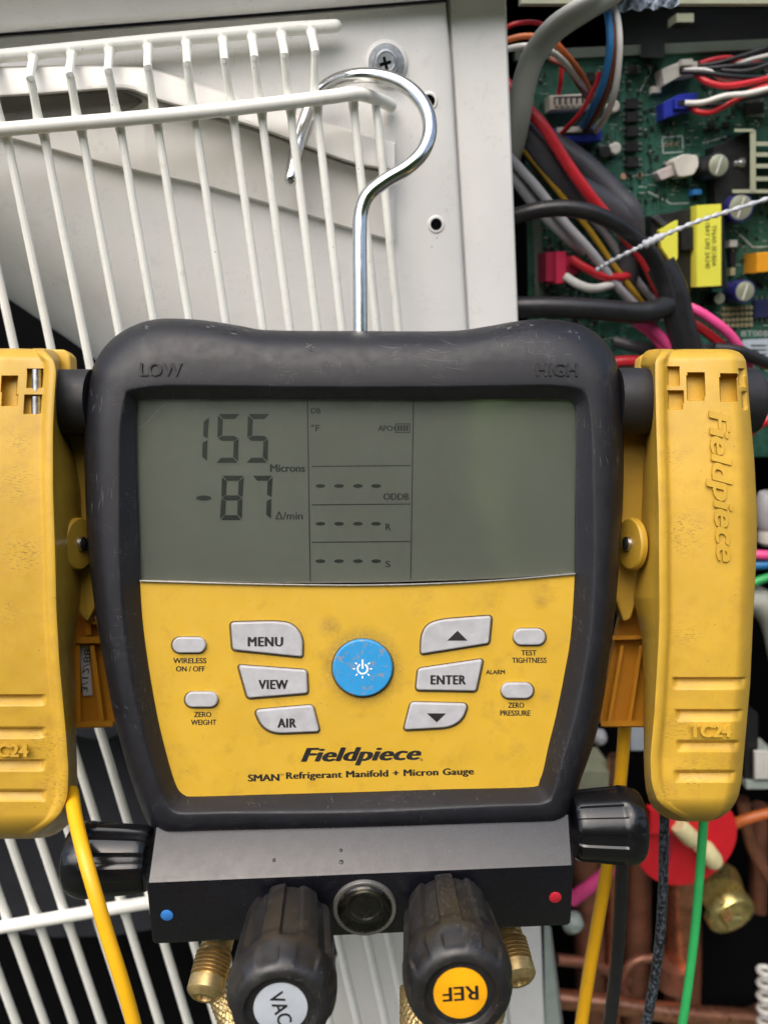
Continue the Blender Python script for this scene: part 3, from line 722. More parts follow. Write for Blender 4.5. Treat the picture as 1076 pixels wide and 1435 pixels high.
bar(430.8, 561, 434.8, 815, .75, LC, ln); bar(579.3, 561, 575.5, 812, .75, LC, ln)
lnp = part('divider_line', ln, 'lcd_print', lcd, smooth=False)
for y in (653, 707, 759.5):
    ln = MB(); bar(437, y + .6, 575, y - .6, .75, LC, ln); part('divider_line', ln, 'lcd_print', lcd, smooth=False)
for s, cx, cy, wd, h_, bo in (('Microns', 403, 656, 48, 10.5, .02), ('Δ/min', 405, 722.5, 38, 11, .012), ('DB', 442.5, 575.5, 13, 7.5, .012), ('°F', 442, 599.5, 12, 9.5, .012), ('APO', 540, 600, 20, 7.6, .015),
                          ('ODDB', 555, 696, 35, 9, .022), ('R', 544, 738.5, 7, 8.8, .015), ('S', 543.5, 790.5, 6.5, 8.8, .015)):
    text(lcd, s, cx, cy, wd, h_, LC - .02, 'lcd_print', bold=bo * 1.8)
bt = MB()
for a in ((554, 594, 574, 594), (554, 606, 574, 606), (574, 593.3, 574, 606.7), (554.5, 594, 554.5, 606)): bar(*a, .6, LC, bt)
for k in range(4): bar(558.2 + 4 * k, 596, 558.2 + 4 * k, 604, 1.35, LC, bt)
bar(552.6, 597, 552.6, 603, .9, LC, bt)
part('battery_symbol', bt, 'lcd_print', lcd, smooth=False)
sc_ = tube_mb(spline([V(193, 600, 270.97), V(206, 592, 270.97), V(218, 578, 270.97), V(232, 565, 270.97)], 5), .000035, 6)
part('scratch', sc_, 'hairline', lcd)
# posts for the clamps
for nm, xa, xb2, yy in (('clamp_post', 132, -60, 564), ('clamp_post', 862, 1061, 562)):
    a, b_ = V(xa, yy, 280), V(xb2, yy, 280)
    L_ = (b_ - a).length * 1000
    part(nm, lathe_mb(a, b_ - a, [(0, 11.2), (L_ - 2.5, 11.2), (L_ - 1, 10.8), (L_ - .2, 9.6), (L_, 8)], 40), 'post_black', dev)
# manifold block
blk = MB()
bt_ = [V(216, 1160, 268), V(799, 1142, 268)]
Q = [V(205, 1238, 256), V(804, 1213, 256), V(799, 1298.5, 262), V(214, 1325, 262)]
secs = []
for t in (0, 1):
    tb_ = bt_[t]; ft = Q[t]; fb = Q[2] if t else Q[3]
    bb_ = fb + Vector((0, 0, -.024)); tbk = tb_ + Vector((0, 0, -.02))
    pr_ = [tbk, tb_]
    def bev(a, b, c, d=.0009): return [b + (a - b).normalized() * d, b + ((a - b).normalized() + (c - b).normalized()) * d * .3, b + (c - b).normalized() * d]
    pr_ += bev(tb_, ft, fb) + bev(ft, fb, bb_, .0012) + [bb_]
    secs.append(pr_)
dxs = (secs[1][2] - secs[0][2]).normalized()
lps = []
for k, ins in ((0, 0), (0, .0008), (1, -.0008), (1, 0)):
    c_ = sum(secs[k], Vector()) / len(secs[k])
    lps.append([p + dxs * ins + ((c_ - p).normalized() * .0006 if ins == 0 else Vector()) for p in secs[k]])
blk.loft(lps, True, True, True)
part('manifold_block', blk, 'anodised', dev, ang=25)
fn = (Q[1] - Q[0]).cross(Q[3] - Q[0]).normalized()
if fn.z < 0: fn = -fn
def front(px, py):
    d = Vector(((px - CX) / F, -(py - CY) / F, -1)); return d * (Q[0].dot(fn) / d.dot(fn))
for x, y, m in ((234, 1283, 'dot_blue'), (778, 1258, 'dot_red')):
    part('colour_dot', lathe_mb(front(x, y) - fn * .0004, fn, [(0, 1.95), (.6, 1.95), (.75, 1.7)], 24), m, dev, label=('blue' if m == 'dot_blue' else 'red') + ' side mark')
for x, y, r in ((384, 1206, 2.6), (477.5, 1192, 2.6), (478, 1208.5, 3.2)):
    tn = (Q[1] - Q[0]).cross(bt_[0] - Q[0]).normalized(); tn = tn if tn.y > 0 else -tn
    d = Vector(((x - CX) / F, -(y - CY) / F, -1)); p = d * (Q[0].dot(tn) / d.dot(tn))
    part('dent', lathe_mb(p - tn * .0001, tn, [(0, r * .23), (.25, r * .2), (.4, r * .1)], 14), 'anodised', dev)
# knob: axis from base to front face
def knob(pxb, pyb, Db, axis, L_, rad, turn, nflute=8, deep=.085):
    base = V(pxb, pyb, Db); ax = axis.normalized()
    def sq(t): 
        u = (t * nflute / (2 * math.pi) + turn) % 1.0
        e = .03
        return min(1, max(0, (min(u, .56 - u) + e / 2) / e)) if u < .6 else 0
    def rf(s, t):
        k = s / L_
        dep = .0
        if k < .66: dep = deep * (1 - sq(t))
        elif k < .74: dep = deep * (1 - sq(t)) * (1 - (k - .66) / .08)
        elif k > .80 and k < .97: dep = deep * .6 * sq(t) * math.sin((k - .80) / .17 * math.pi)
        return 1 - dep
    pr = [(0, .80), (.02, .84), (.06, .88), (.12, .90), (.3, .93), (.5, .96), (.62, .975), (.655, .98), (.67, .99), (.70, 1.0), (.74, 1.0), (.78, 1.0), (.83, .99), (.88, .965), (.92, .93), (.955, .88), (.98, .82), (.995, .74), (1.0, .68), (1.0, .655), (.985, .635), (.965, .62), (.955, .60), (.955, .5)]
    return base, ax, lathe_mb(base, ax, [(a * L_, r_ * rad) for a, r_ in pr], 128, rf, up=UP), base + ax * L_ * .955 * .001
def make_knob(pxb, pyb, Db, axis, L_, rad, turn, sm, word, rot, m='black_plastic'):
    base, ax, mb, tip = knob(pxb, pyb, Db, axis, L_, rad, turn, deep=.10 if sm else .05)
    kn = part('valve_knob', mb, m, dev, ang=30)
    if sm:
        part('cap_sticker', lathe_mb(tip, ax, [(0, rad * .475), (.3, rad * .475), (.36, rad * .46)], 40), sm, kn)
        ex = Vector((1, 0, 0)); ex = (ex - ax * ex.dot(ax)).normalized(); ey = ax.cross(ex)
        c_, s_ = math.cos(R(rot)), math.sin(R(rot)); ctr = tip + ax * .00037
        f_ = lambda u, v, z: ctr + ex * (u * c_ - v * s_) * .001 + ey * (u * s_ + v * c_) * .001 + ax * z * .001
        part('lettering', text_mb(word, rad * .62, rad * .26, f_, bold=.02), 'ink', kn, smooth=False)
    return kn
make_knob(626, 1277, 255, Vector((.02, -.10, 1)), 39, 15.0, .28, 'sticker_orange', 'REF', 183)
make_knob(405, 1289, 255, Vector((.055, -.137, 1)), 39, 15.0, .12, 'sticker_white', 'VAC', -74)
make_knob(210, 1204, 267, Vector((-1, -.005, .01)), 26, 11.8, .0, None, '', 0, 'gloss_black')
make_knob(802, 1157, 270, Vector((1, .01, .01)), 22.5, 12.4, .05, None, '', 0, 'gloss_black')
# sight glass
sg = part('sight_glass', lathe_mb(front(511, 1271), fn, [(-1, 10), (.9, 10), (1.3, 9.8), (1.4, 9.4), (1.2, 8.7), (.6, 7.4), (.2, 6.8), (.0, 4.5), (-.4, .3)], 48), 'ring_metal', dev)
part('lens', lathe_mb(front(511, 1271), fn, [(1.3, 8.6), (1.9, 8.2), (2.5, 6.5), (2.9, 3.5), (3.0, .5)], 40, cap0=False), 'sight_glass', sg)
part('float_ring', lathe_mb(front(511, 1271) + fn * .0001, fn, [(0, 5.9), (.55, 5.7), (.7, 5.2), (.5, 4.7), (0, 4.4)], 40), 'steel', sg)
# brass fittings under the block
def fitting(px0, py0, D0, px1, py1, D1, r, nm='flare_fitting'):
    a, b_ = V(px0, py0, D0), V(px1, py1, D1); L_ = (b_ - a).length * 1000; pr = [(0, r * .95), (L_ * .22, r * .95), (L_ * .24, r * .8), (L_ * .3, r * .8)]
    n_ = 6; s0, s1 = .3, .68
    for k in range(n_):
        u = s0 + (s1 - s0) * k / n_; du = (s1 - s0) / n_
        pr += [((u + du * .25) * L_, r * 1.1), ((u + du * .4) * L_, r * 1.1), ((u + du * .68) * L_, r * .80), ((u + du * .92) * L_, r * .80)]
    pr += [(.70 * L_, r * 1.08), (.90 * L_, r * 1.08), (.95 * L_, r * .95), (L_, r * .72), (L_, r * .45), (L_ * .9, r * .4)]
    return part(nm, lathe_mb(a, b_ - a, pr, 40), 'brass', dev, ang=20)
def knurl(px0, py0, D0, px1, py1, D1, r):
    a, b_ = V(px0, py0, D0), V(px1, py1, D1); L_ = (b_ - a).length * 1000; nr = int(L_ / .75)
    pr = [(L_ * k / nr, r) for k in range(nr + 1)]
    def rf(s, t): return 1 + .045 * math.sin(18 * t + 2 * math.pi * s / 2.6) + .045 * math.sin(18 * t - 2 * math.pi * s / 2.6)
    return part('knurled_nut', lathe_mb(a, b_ - a, pr, 108, rf), 'brass', dev, ang=60)
fitting(307, 1312, 283, 285, 1400, 268, 5.6)
fitting(706, 1296, 283, 728, 1378, 268, 5.6)
knurl(306, 1370, 292, 345, 1470, 278, 5.5)
knurl(586, 1385, 285, 588, 1480, 270, 6.2); knurl(705, 1350, 290, 680, 1440, 282, 5.0)
part('fitting_stem', lathe_mb(V(676, 1300, 292), V(676, 1470, 282) - V(676, 1300, 292), [(0, 6.4), (40, 6.4)], 24), 'brass', dev)
part('fitting_stem', lathe_mb(V(420, 1310, 292), V(424, 1480, 282) - V(420, 1310, 292), [(0, 6.0), (40, 6.0)], 24), 'brass', dev)
# hook
def hk(px, py, off): return U(px, py, off)
G = 0
hp = [V(506, 560, 287), V(505, 470, 287), V(504.5, 400, 287), V(504, 330, 287), V(506, 297, 287), V(516, 273, 286.5), (V(540, 253, 286)), V(570, 235, 286), V(592, 213, 287), V(602, 185, 289), V(598, 155, 291), V(581, 130, 293), V(555, 113, 295), V(525, 105.5, 298), V(495, 106, 301), V(470, 113, 305), V(450, 127, 308), V(436, 146, 309.5), V(427, 168, 309.5), V(418, 200, 309), V(408, 250, 307)]
path = spline(hp, 7)
rr = [10.4 * .001 * 287 / F * 1.0] * len(path)
d_ = (path[-1] - path[-2]).normalized(); e_ = path[-1]; r0_ = rr[0]
for a in (30, 55, 75): path.append(e_ + d_ * r0_ * math.sin(R(a))); rr.append(r0_ * math.cos(R(a)))
part('hook', tube_mb(path, rr, 24), 'chrome', dev, ang=60)

# ================================================================== PIPE CLAMPS
def clamp(side, y0, y1, xin, xst, xout, wins, grooves, label):
    """row by row shell of the lever: xin silhouette of the inner wall, xst outer edge of the raised strip, xout far edge"""
    org = V((xst[len(xst) // 2][1]), 780, 275)
    th = T('pipe_clamp', org, label, 'clamp', 'yellow temperature pipe clamps')
    sg = 1 if side == 'right' else -1
    rows = []; ny = int((y1 - y0) / 1.4)
    for j in range(ny + 1):
        # finer rows near the ends
        t = j / ny; y = y0 + (y1 - y0) * t
        a, s_, o = interp(xin, y), sinterp(xst, y), interp(xout, y)
        s_ = max(s_, a + 1) if sg > 0 else min(s_, a - 1)
        s_ = min(s_, o - 4) if sg > 0 else max(s_, o + 4)
        z0 = 259 + 5.0 * ((y - 800) / 330) ** 2
        e0, e1 = (y - y0) / 16, (y1 - y) / 34
        back = 0
        if e0 < 1: back += 9 * (1 - math.sqrt(max(0, 1 - (1 - e0) ** 2)))
        if e1 < 1: back += 14 * (1 - math.sqrt(max(0, 1 - (1 - e1) ** 2)))
        z0 += back; fd = min(1, (y1 - y) / 90)
        pts = []
        zb = max(292, z0 + 2)
        for k in range(7):
            u = k / 7; pts.append((a + (s_ - a) * (u ** 1.4) * .92, zb + (z0 + 4 - zb) * u, False))
        ws = 12 * sg; w_ = o - s_
        if abs(ws) > abs(w_) * .3: ws = w_ * .3
        for u, dz in ((.92, 3.2), (.96, 1.2), (1.0, .3)): pts.append((a + (s_ - a) * u, z0 + dz, False))
        for u, dz in ((.2, 0), (.5, 0), (.8, .1), (1.0, .6), (1.2, 2.0), (1.4, 2.5)): pts.append((s_ + ws * u, z0 + dz * fd, False))
        xs0 = s_ + ws * 1.4; nf = 64
        for k in range(1, nf + 1):
            u = k / nf; x = xs0 + (o - xs0) * u
            dz = 2.5 * fd - (.7 + 2.5 * fd) * math.sin(min(1, u * 1.15) * math.pi * .5) ** 1.2 + 7 * max(0, (u - .8) / .2) ** 2.2
            for (wx0, wx1, wy0, wy1) in wins:
                if wx0 <= x <= wx1 and wy0 <= y <= wy1: dz = 4.6
            for (gx0, gx1, gy0, gy1) in grooves:
                if gy0 <= y <= gy1 and gx0 <= x <= gx1:
                    v = (y - gy0) / (gy1 - gy0); tp_ = min(1, (x - gx0) / 7, (gx1 - x) / 7); dz += 2.6 * tp_ * min(1, v / .14) * (1 - v) ** .8
            pts.append((x, z0 + dz, False))
        zl = z0 + 9
        row_ = [V(x, y, D) for x, D, _ in pts]
        row_.append(V(o, y, z0 + 9)); e = row_[-1]
        row_.append(e * (1 + .012)); row_.append(Vector((e.x, e.y, -zb * .001)) if True else e)
        rows.append(row_)
    mb = MB(); mb.loft(rows, False)
    # close the back and the ends
    n_ = len(rows[0])
    mb.loft([[r_[0] for r_ in rows], [r_[-1] for r_ in rows]], False)
    for r_ in (rows[0], rows[-1]):
        o = len(mb.v); c_ = sum(r_, Vector()) / n_; mb.v += r_ + [c_]; mb.f += [[o + i, o + (i + 1) % n_, o + n_] for i in range(n_)]
    lev = part('lever', mb, 'clamp_yellow' if sg > 0 else 'clamp_yellow_worn', th, ang=50)
    return th, lev
rx_in = [(489, 918), (490, 910), (493, 904), (500, 899), (512, 897), (522, 903), (530, 907), (552, 909), (606, 905), (660, 901), (715, 899), (783, 896), (815, 891), (838, 887.5), (866, 893), (894, 899), (930, 900.5), (960, 901), (1062, 902), (1090, 903), (1108, 905), (1122, 909), (1132, 914), (1141, 924), (1147, 934), (1151, 950), (1152, 965)]
rx_st = [(489, 932), (500, 918), (530, 918), (579, 919), (715, 923), (859, 924), (894, 923), (998, 917), (1062, 911), (1100, 913), (1130, 924), (1152, 968)]
rx_out = [(489, 1018), (490, 1026), (493, 1035), (498, 1041), (505, 1045), (530, 1048), (552, 1049), (600, 1053), (647, 1057), (715, 1060.5), (760, 1060.5), (796, 1059), (859, 1055.5), (959, 1051), (1062, 1042), (1095, 1039), (1114, 1035), (1126, 1030), (1136, 1023), (1144, 1013), (1149, 1003), (1152, 990)]
wr = [(928, 951, 514, 540), (931, 957, 547, 574), (963, 987, 522, 561), (1009, 1032, 524, 562), (1035, 1044, 516, 541), (1040, 1047, 549, 574)]
gr = [(941, 1046, 949, 966), (945, 1041, 994, 1011), (947, 1036, 1038, 1054), (944, 1031, 1080, 1097)]
cr_, lev = clamp('right', 489, 1152, rx_in, rx_st, rx_out, wr, gr, 'yellow pipe clamp with brand lettering down its lever right of the gauge')
fz = lambda y: 259 + 5.0 * ((y - 800) / 330) ** 2 - .75
def vmap(cx, cy, lean):                            # lettering that reads downwards along the lever, following its front
    def f_(u, v, z):
        x = cx + v + u * lean; y = cy + u
        return V(x, y, fz(y)) + Vector((0, 0, (z - .3) * .001))
    return f_
part('raised_lettering', text_mb('Fieldpiece', 208, 36, vmap(1008, 681, 0.055), ext=.6, bold=.045, shear=.2), 'clamp_yellow', lev, smooth=False)
def hmap(cx, cy, up_=0): return lambda u, v, z: V(cx + u, cy - v, fz(cy) + .1) + Vector((0, 0, (z - .3 + up_) * .001))
part('raised_lettering', text_mb('TC24', 57, 17, hmap(994, 1024, .35), ext=.75, bold=.045), 'clamp_yellow', lev, smooth=False)
lx_in = [(488, 60), (489, 70), (492, 77), (497, 81.5), (505, 84), (551, 85), (592, 90), (611, 95), (647, 106), (687, 113), (731, 114), (796, 113.5), (830, 113), (886, 107), (914, 103.5), (964, 105), (1039, 107), (1100, 109), (1123, 109), (1135, 107), (1145, 103), (1155, 97), (1162, 89), (1169, 79), (1173, 69), (1175, 55), (1176, 40)]
lx_st = [(488, 55), (497, 72), (516, 79), (560, 76), (606, 74), (687, 74), (769, 77), (858, 79), (928, 83), (1025, 92), (1080, 96), (1120, 94), (1150, 80), (1176, 38)]
lx_out = [(488, -40), (492, -56), (500, -64), (552, -67), (647, -74), (715, -78), (796, -76), (859, -72), (959, -66), (1062, -56), (1120, -50), (1150, -38), (1168, -20), (1176, 0)]
wl = [(2.5, 24, 526, 568), (38, 62, 517, 543), (34, 61, 553, 580)]
gl = [(-48, 64, 973, 989), (-45, 64, 1019, 1035), (-42, 64, 1064, 1081), (-40, 65, 1107, 1124)]
cl_, lev2 = clamp('left', 488, 1176, lx_in, lx_st, lx_out, wl, gl, 'scuffed yellow pipe clamp cut off by the left edge of the photo')
part('raised_lettering', text_mb('TC24', 58, 17, hmap(10, 1052), ext=.75, bold=.045), 'clamp_yellow_worn', lev2, smooth=False)
for (x0, x1, y0, y1) in ((43, 60, 518, 541), (42, 60, 556, 578)):
    xm = (x0 + x1) / 2
    part('spring', lathe_mb(V(xm, y0, 265.5), V(xm, y1, 265.5) - V(xm, y0, 265.5), [(0, 1.5), (7, 1.5)], 16), 'steel', lev2)
# inner jaw, pivot and lower orange jaw of each clamp
def jaw(th, pts, D, thick): return part('inner_jaw', slab_mb(roundpoly(pts, 4), D, thick, 3), 'clamp_yellow', th)
jaw(cr_, [(915, 493), (905, 493), (897, 500), (896, 514), (880, 560), (862, 612), (860, 832), (874, 872), (884, 868), (893, 838), (905, 780), (912, 700)], 292, 6)
jaw(cl_, [(66, 489), (90, 489), (98, 497), (99, 516), (108, 560), (132, 612), (134, 850), (122, 872), (112, 860), (95, 800), (80, 700)], 292, 6)
for th, px, sgn in ((cr_, 889, -1), (cl_, 105, 1)):
    ax = Vector((sgn, 0, .2)); d = part('pivot', lathe_mb(V(px, 762, 281), ax, [(0, 8.9), (1.6, 8.9), (2.2, 8.4), (2.3, 6.5)], 40), 'clamp_yellow', th)
    part('rivet', lathe_mb(V(px, 762, 281) + ax.normalized() * .0022, ax, [(0, 2.6), (1.2, 2.4), (1.7, 1.4)], 20), 'steel', d)
def lower_jaw(th, pts, D, ribs, bars):
    j = part('lower_jaw', slab_mb(roundpoly(pts, 5), D, 3, 1.5), 'clamp_orange', th)
    for (xa, ya, xb3, yb3, hw) in ribs + bars:
        mb = MB(); bar(xa, ya, xb3, yb3, hw, D, mb, 7); part('rib', mb, 'clamp_orange', j, smooth=False)
    return j
lj = lower_jaw(cl_, [(92, 830), (124, 830), (140, 893), (163, 1008), (158, 1020), (92, 1022)], 305, [(109, 905, 110, 1012, 3), (129, 905, 143, 1010, 3.2), (122, 836, 124, 890, 4)], [(100, 897, 146, 897, 4.5), (100, 1016, 158, 1014, 4), (108, 866, 136, 874, 2)])
mb = MB(); bar(117.5, 905, 123, 975, 6.5, 304.5, mb, .5); st = part('date_sticker', mb, 'sticker_grey', lj, smooth=False)
lower_jaw(cr_, [(910, 830), (876, 830), (862, 893), (840, 1008), (845, 1020), (910, 1020)], 305, [(872, 905, 854, 1010, 2.5), (898, 905, 882, 1010, 2.5)], [(858, 894, 905, 893, 3), (842, 1014, 905, 1014, 4)])
date = text_mb('3/12/88', 60, 9, lambda u, v, z: V(120.5 + v + u * .08, 940 - u, 304) + Vector((0, 0, z * .001))); part('date_print', date, 'ink', lj, smooth=False)

# ================================================================== CABLES AND WIRES
def cable(pts, rpx, m, label, cat='cable', name='cable', group=None, n=12, U_=True, sub=5, mod=None):
    path = spline([U(*p) if U_ else V(*p) for p in pts], sub)
    rr = [rpx * px_mm(p) * .001 * (mod(i) if mod else 1) for i, p in enumerate(path)]
    return single(name, tube_mb(path, rr, n), m, label, cat, group)
cable([(100, 1110, 272), (106, 1148, 260), (117, 1195, 248), (131, 1245, 243), (150, 1310, 241), (169, 1370, 240), (186, 1430, 240), (200, 1490, 240)], 10.2, 'cable_yellow', 'yellow sensor cable hanging from the left clamp past a black side knob', U_=False, n=16)
cable([(873, 820, 320), (876, 900, 318), (877, 980, 316), (873, 1050, 315), (866, 1120, 315), (850, 1220, 318), (838, 1290, 322), (826, 1360, 326), (814, 1440, 330), (806, 1500, 332)], 9, 'cable_yellow', 'yellow sensor cable running down behind the right clamp and side knob', U_=False, n=16)
cable([(872, 1200, 310), (868, 1290, 316), (862, 1370, 322), (852, 1450, 328), (845, 1500, 330)], 9, 'cable_black', 'plain black cable between the yellow cable and the printed black cable', U_=False)
cable([(932, 1100, 320), (930, 1180, 322), (929, 1240, 324), (925, 1310, 326), (916, 1380, 328), (905, 1440, 330), (895, 1500, 332)], 6.8, 'cable_print', 'black cable with pale printing hanging in front of the red disc', U_=False)
cable([(990, 1090, 315), (985, 1160, 317), (980, 1230, 319), (973, 1310, 321), (963, 1390, 323), (954, 1450, 325), (948, 1500, 326)], 6.3, 'wire_green', 'green wire hanging in front of the red disc', 'wire', 'wire', U_=False)
PB = -88                                           # circuit board plane
cable([(900, -45, -45), (858, -12, -45), (815, 14, -44), (775, 42, -44), (748, 78, -45), (734, 118, -48), (727, 160, -54), (716, 210, -66), (700, 250, -80)], 17, 'cable_grey', 'thick pale grey sheathed cable curving down beside the cabinet post', n=20)
for pts, r, m, lab in (
    ([(850, -5, -52), (858, 30, -50), (860, 70, -50), (852, 120, -56), (838, 155, -66), (822, 178, -82)], 5.2, 'wire_brown', 'dark brown wire in the fan beside the white one above the blue connector'),
    ([(846, -5, -48), (853, 30, -48), (854, 70, -48), (844, 120, -54), (828, 155, -66), (815, 178, -82)], 5.2, 'wire_blue', 'blue wire curving down into the blue connector'),
    ([(854, -5, -50), (865, 25, -48), (868, 70, -48), (862, 125, -54), (850, 160, -66), (834, 184, -82)], 4.6, 'wire_white', 'outermost white wire curving down to the blue connector'),
    ([(840, 100, -56), (834, 120, -58), (815, 155, -64), (795, 178, -72), (782, 192, -80)], 3.4, 'wire_red', 'thin red wire crossing to the left end of the blue connector'),
    ([(702, 58, -60), (735, 50, -58), (770, 55, -58), (795, 78, -60), (815, 105, -64), (830, 135, -80)], 4.2, 'wire_orange', 'orange wire arching from the post towards the small white connector'),
    ([(702, 70, -60), (735, 64, -56), (765, 68, -56), (790, 86, -60), (812, 112, -66), (829, 132, -80)], 4.4, 'wire_white', 'cream wire arching over the small white connector'),
    ([(702, 42, -74), (725, 32, -72), (760, 34, -72), (785, 66, -74), (786, 110, -78), (781, 140, -84)], 3.2, 'wire_red', 'dark red wire dropping into the small white connector'),
    ([(770, 82, -70), (795, 95, -68), (812, 120, -70), (826, 142, -82)], 4.0, 'wire_brown', 'brown wire under the cream wire at the small white connector')):
    cable(pts, r, m, lab, 'wire', 'wire')
cable([(690, 90, -70), (728, 140, -62), (760, 175, -58), (790, 222, -58), (822, 268, -58), (852, 305, -62), (880, 335, -66), (905, 368, -68), (925, 410, -70), (945, 450, -74)], 8.2, 'wire_red', 'thick red wire running down beside the black sleeves', 'wire', 'wire', n=14)
cable([(690, 130, -72), (730, 180, -70), (765, 220, -68), (800, 262, -70), (850, 290, -72), (880, 305, -72)], 22, 'sleeve_grey', 'dark grey sleeve behind the thick red wire', 'cable sleeve', 'cable_sleeve', n=20)
cable([(755, 190, -80), (805, 222, -77), (845, 257, -74), (865, 278, -72), (883, 298, -70), (886, 330, -72), (878, 380, -76), (872, 405, -80)], 17, 'sleeve_grey', 'bent dark sleeve coming round right of the thick red wire', 'cable sleeve', 'cable_sleeve', n=20)
cable([(690, 190, -62), (728, 235, -62), (752, 262, -62), (790, 310, -64), (830, 355, -66), (862, 398, -70), (890, 428, -74)], 6.4, 'wire_silver', 'silver grey wire slanting down behind the black arc cable', 'wire', 'wire')
cable([(690, 215, -66), (722, 252, -66), (752, 290, -68), (790, 328, -70), (818, 352, -74)], 7.5, 'wire_silver', 'shorter dull grey wire under the silver grey one', 'wire', 'wire')
cable([(700, 175, -66), (745, 222, -66), (790, 278, -66), (828, 325, -68), (855, 365, -70), (885, 405, -72), (902, 428, -76)], 4.2, 'wire_gold', 'mustard yellow wire slanting beside the silver grey wire', 'wire', 'wire')
cable([(735, 205, -70), (775, 245, -68), (815, 290, -70), (850, 330, -74), (890, 390, -76), (915, 420, -80)], 5.4, 'wire_silver', 'thin light wire between the mustard wire and the red wire', 'wire', 'wire')
cable([(690, 308, -50), (722, 302, -46), (760, 293, -42), (800, 292, -40), (840, 302, -40), (880, 325, -42), (912, 356, -44), (930, 395, -46), (938, 430, -46), (950, 480, -48), (962, 530, -50)], 11.5, 'cable_black', 'black cable arching over the wires from the post to the yellow clamp', n=18)
cable([(690, 432, -46), (735, 430, -42), (790, 431, -40), (840, 434, -40), (890, 438, -41), (912, 436, -42), (935, 428, -46)], 15, 'cable_black', 'thick black cable running level above the gauge', n=18)
cable([(925, 370, -52), (942, 405, -50), (950, 440, -50), (960, 480, -50), (975, 540, -52)], 20, 'cable_black', 'widest black sleeve going down behind the right clamp', 'cable sleeve', 'cable_sleeve', n=20)
cable([(860, 478, -66), (905, 488, -60), (1000, 490, -60), (1060, 500, -60)], 8, 'sleeve_grey', 'grey cable lying level behind the top of the right clamp')
cable([(885, 440, -54), (910, 456, -50), (935, 482, -50), (960, 520, -52)], 7.4, 'wire_pink', 'pink wire left of the widest black sleeve', 'wire', 'wire')
cable([(890, 452, -58), (912, 468, -54), (932, 492, -52), (950, 520, -52)], 6, 'wire_pink', 'second pink wire just under the left one', 'wire', 'wire')
cable([(940, 425, -58), (970, 432, -52), (1000, 450, -50), (1025, 472, -50), (1045, 505, -52), (1055, 540, -54)], 6.8, 'wire_pink', 'pink wire bending down right of the widest black sleeve', 'wire', 'wire')
cable([(955, 445, -60), (985, 462, -56), (1010, 482, -55), (1035, 510, -56)], 6.4, 'wire_red', 'red wire under the right pink wire behind the clamp', 'wire', 'wire')
cable([(840, 512, -56), (870, 506, -52), (905, 507, -52), (940, 512, -54)], 8, 'wire_red', 'short stretch of red wire between the gauge and the right clamp', 'wire', 'wire')
cable([(1000, 488, -48), (1035, 492, -46), (1060, 503, -46), (1090, 515, -48)], 8.5, 'cable_black', 'black flat cable crossing above the top right corner of the right clamp')
cable([(800, 362, -70), (820, 375, -68), (845, 387, -68), (870, 388, -70), (885, 384, -74)], 6.0, 'wire_red', 'red wire from the crimson connector', 'wire', 'wire')
cable([(792, 387, -70), (810, 398, -66), (832, 404, -66), (858, 398, -70), (880, 388, -76)], 6.0, 'wire_white', 'white wire from the crimson connector', 'wire', 'wire')
# top right harness
hn = 'wires of the top right harness'
for pts, r, m, lab in (
    ([(955, 100, -78), (985, 101, -74), (1020, 106, -72), (1060, 108, -72), (1110, 104, -72)], 3.2, 'cable_black', 'black wire leaving the front of the cream connector'),
    ([(958, 98, -78), (990, 98, -75), (1012, 110, -74), (1045, 113, -74), (1110, 98, -74)], 3.2, 'wire_white', 'white wire between black and red at the cream connector'),
    ([(975, 103, -78), (990, 114, -74), (1015, 120, -72), (1045, 116, -72), (1080, 108, -72), (1110, 102, -72)], 4.4, 'wire_red', 'red wire sagging below the cream connector'),
    ([(980, 92, -84), (1005, 88, -80), (1040, 78, -78), (1076, 66, -76), (1110, 55, -76)], 3.2, 'cable_black', 'topmost black wire of the top right harness'),
    ([(985, 96, -82), (1015, 93, -78), (1050, 90, -76), (1110, 84, -76)], 3.2, 'cable_black', 'middle black wire of the top right harness'),
    ([(1030, 90, -80), (1055, 82, -76), (1080, 76, -75), (1110, 68, -75)], 3.0, 'wire_white', 'short white wire high in the top right harness'),
    ([(980, 90, -86), (1000, 84, -86), (1022, 82, -86), (1040, 88, -86), (1110, 92, -82)], 4.8, 'wire_red', 'dark red wire behind the black wires at the top right'),
    ([(1010, 98, -78), (1045, 99, -74), (1076, 90, -73), (1110, 76, -73)], 3.0, 'cable_black', 'black wire crossing the lower white wire at the top right'),
    ([(960, 144, -78), (985, 143, -74), (1015, 134, -70), (1045, 131, -70), (1076, 124, -70), (1110, 116, -70)], 4.0, 'wire_white', 'white wire running out of the dark blue connector'),
    ([(960, 145, -79), (990, 147, -76), (1020, 145, -75), (1050, 137, -74), (1110, 126, -74)], 3.2, 'cable_black', 'black wire running out of the dark blue connector'),
    ([(968, 148, -80), (978, 156, -76), (995, 157, -75), (1012, 150, -75), (1030, 140, -74), (1060, 124, -73), (1110, 112, -72)], 4.0, 'wire_red', 'red wire looping below the dark blue connector')):
    cable(pts, r, m, lab, 'wire', 'wire')
cable([(836, 378, -52), (856, 366, -46), (888, 350, -36), (912, 338, -34), (940, 325, -34), (980, 309, -36), (1020, 296, -38), (1076, 278, -40), (1110, 268, -40)], 3.0, 'tie_clear', 'clear beaded cable tie crossing in front of the circuit board', 'cable tie', 'cable_tie', sub=16, n=10, mod=lambda i: 1.0 + .32 * math.sin(i * math.pi / 2.6) + (.9 if 40 < i < 58 else 0))

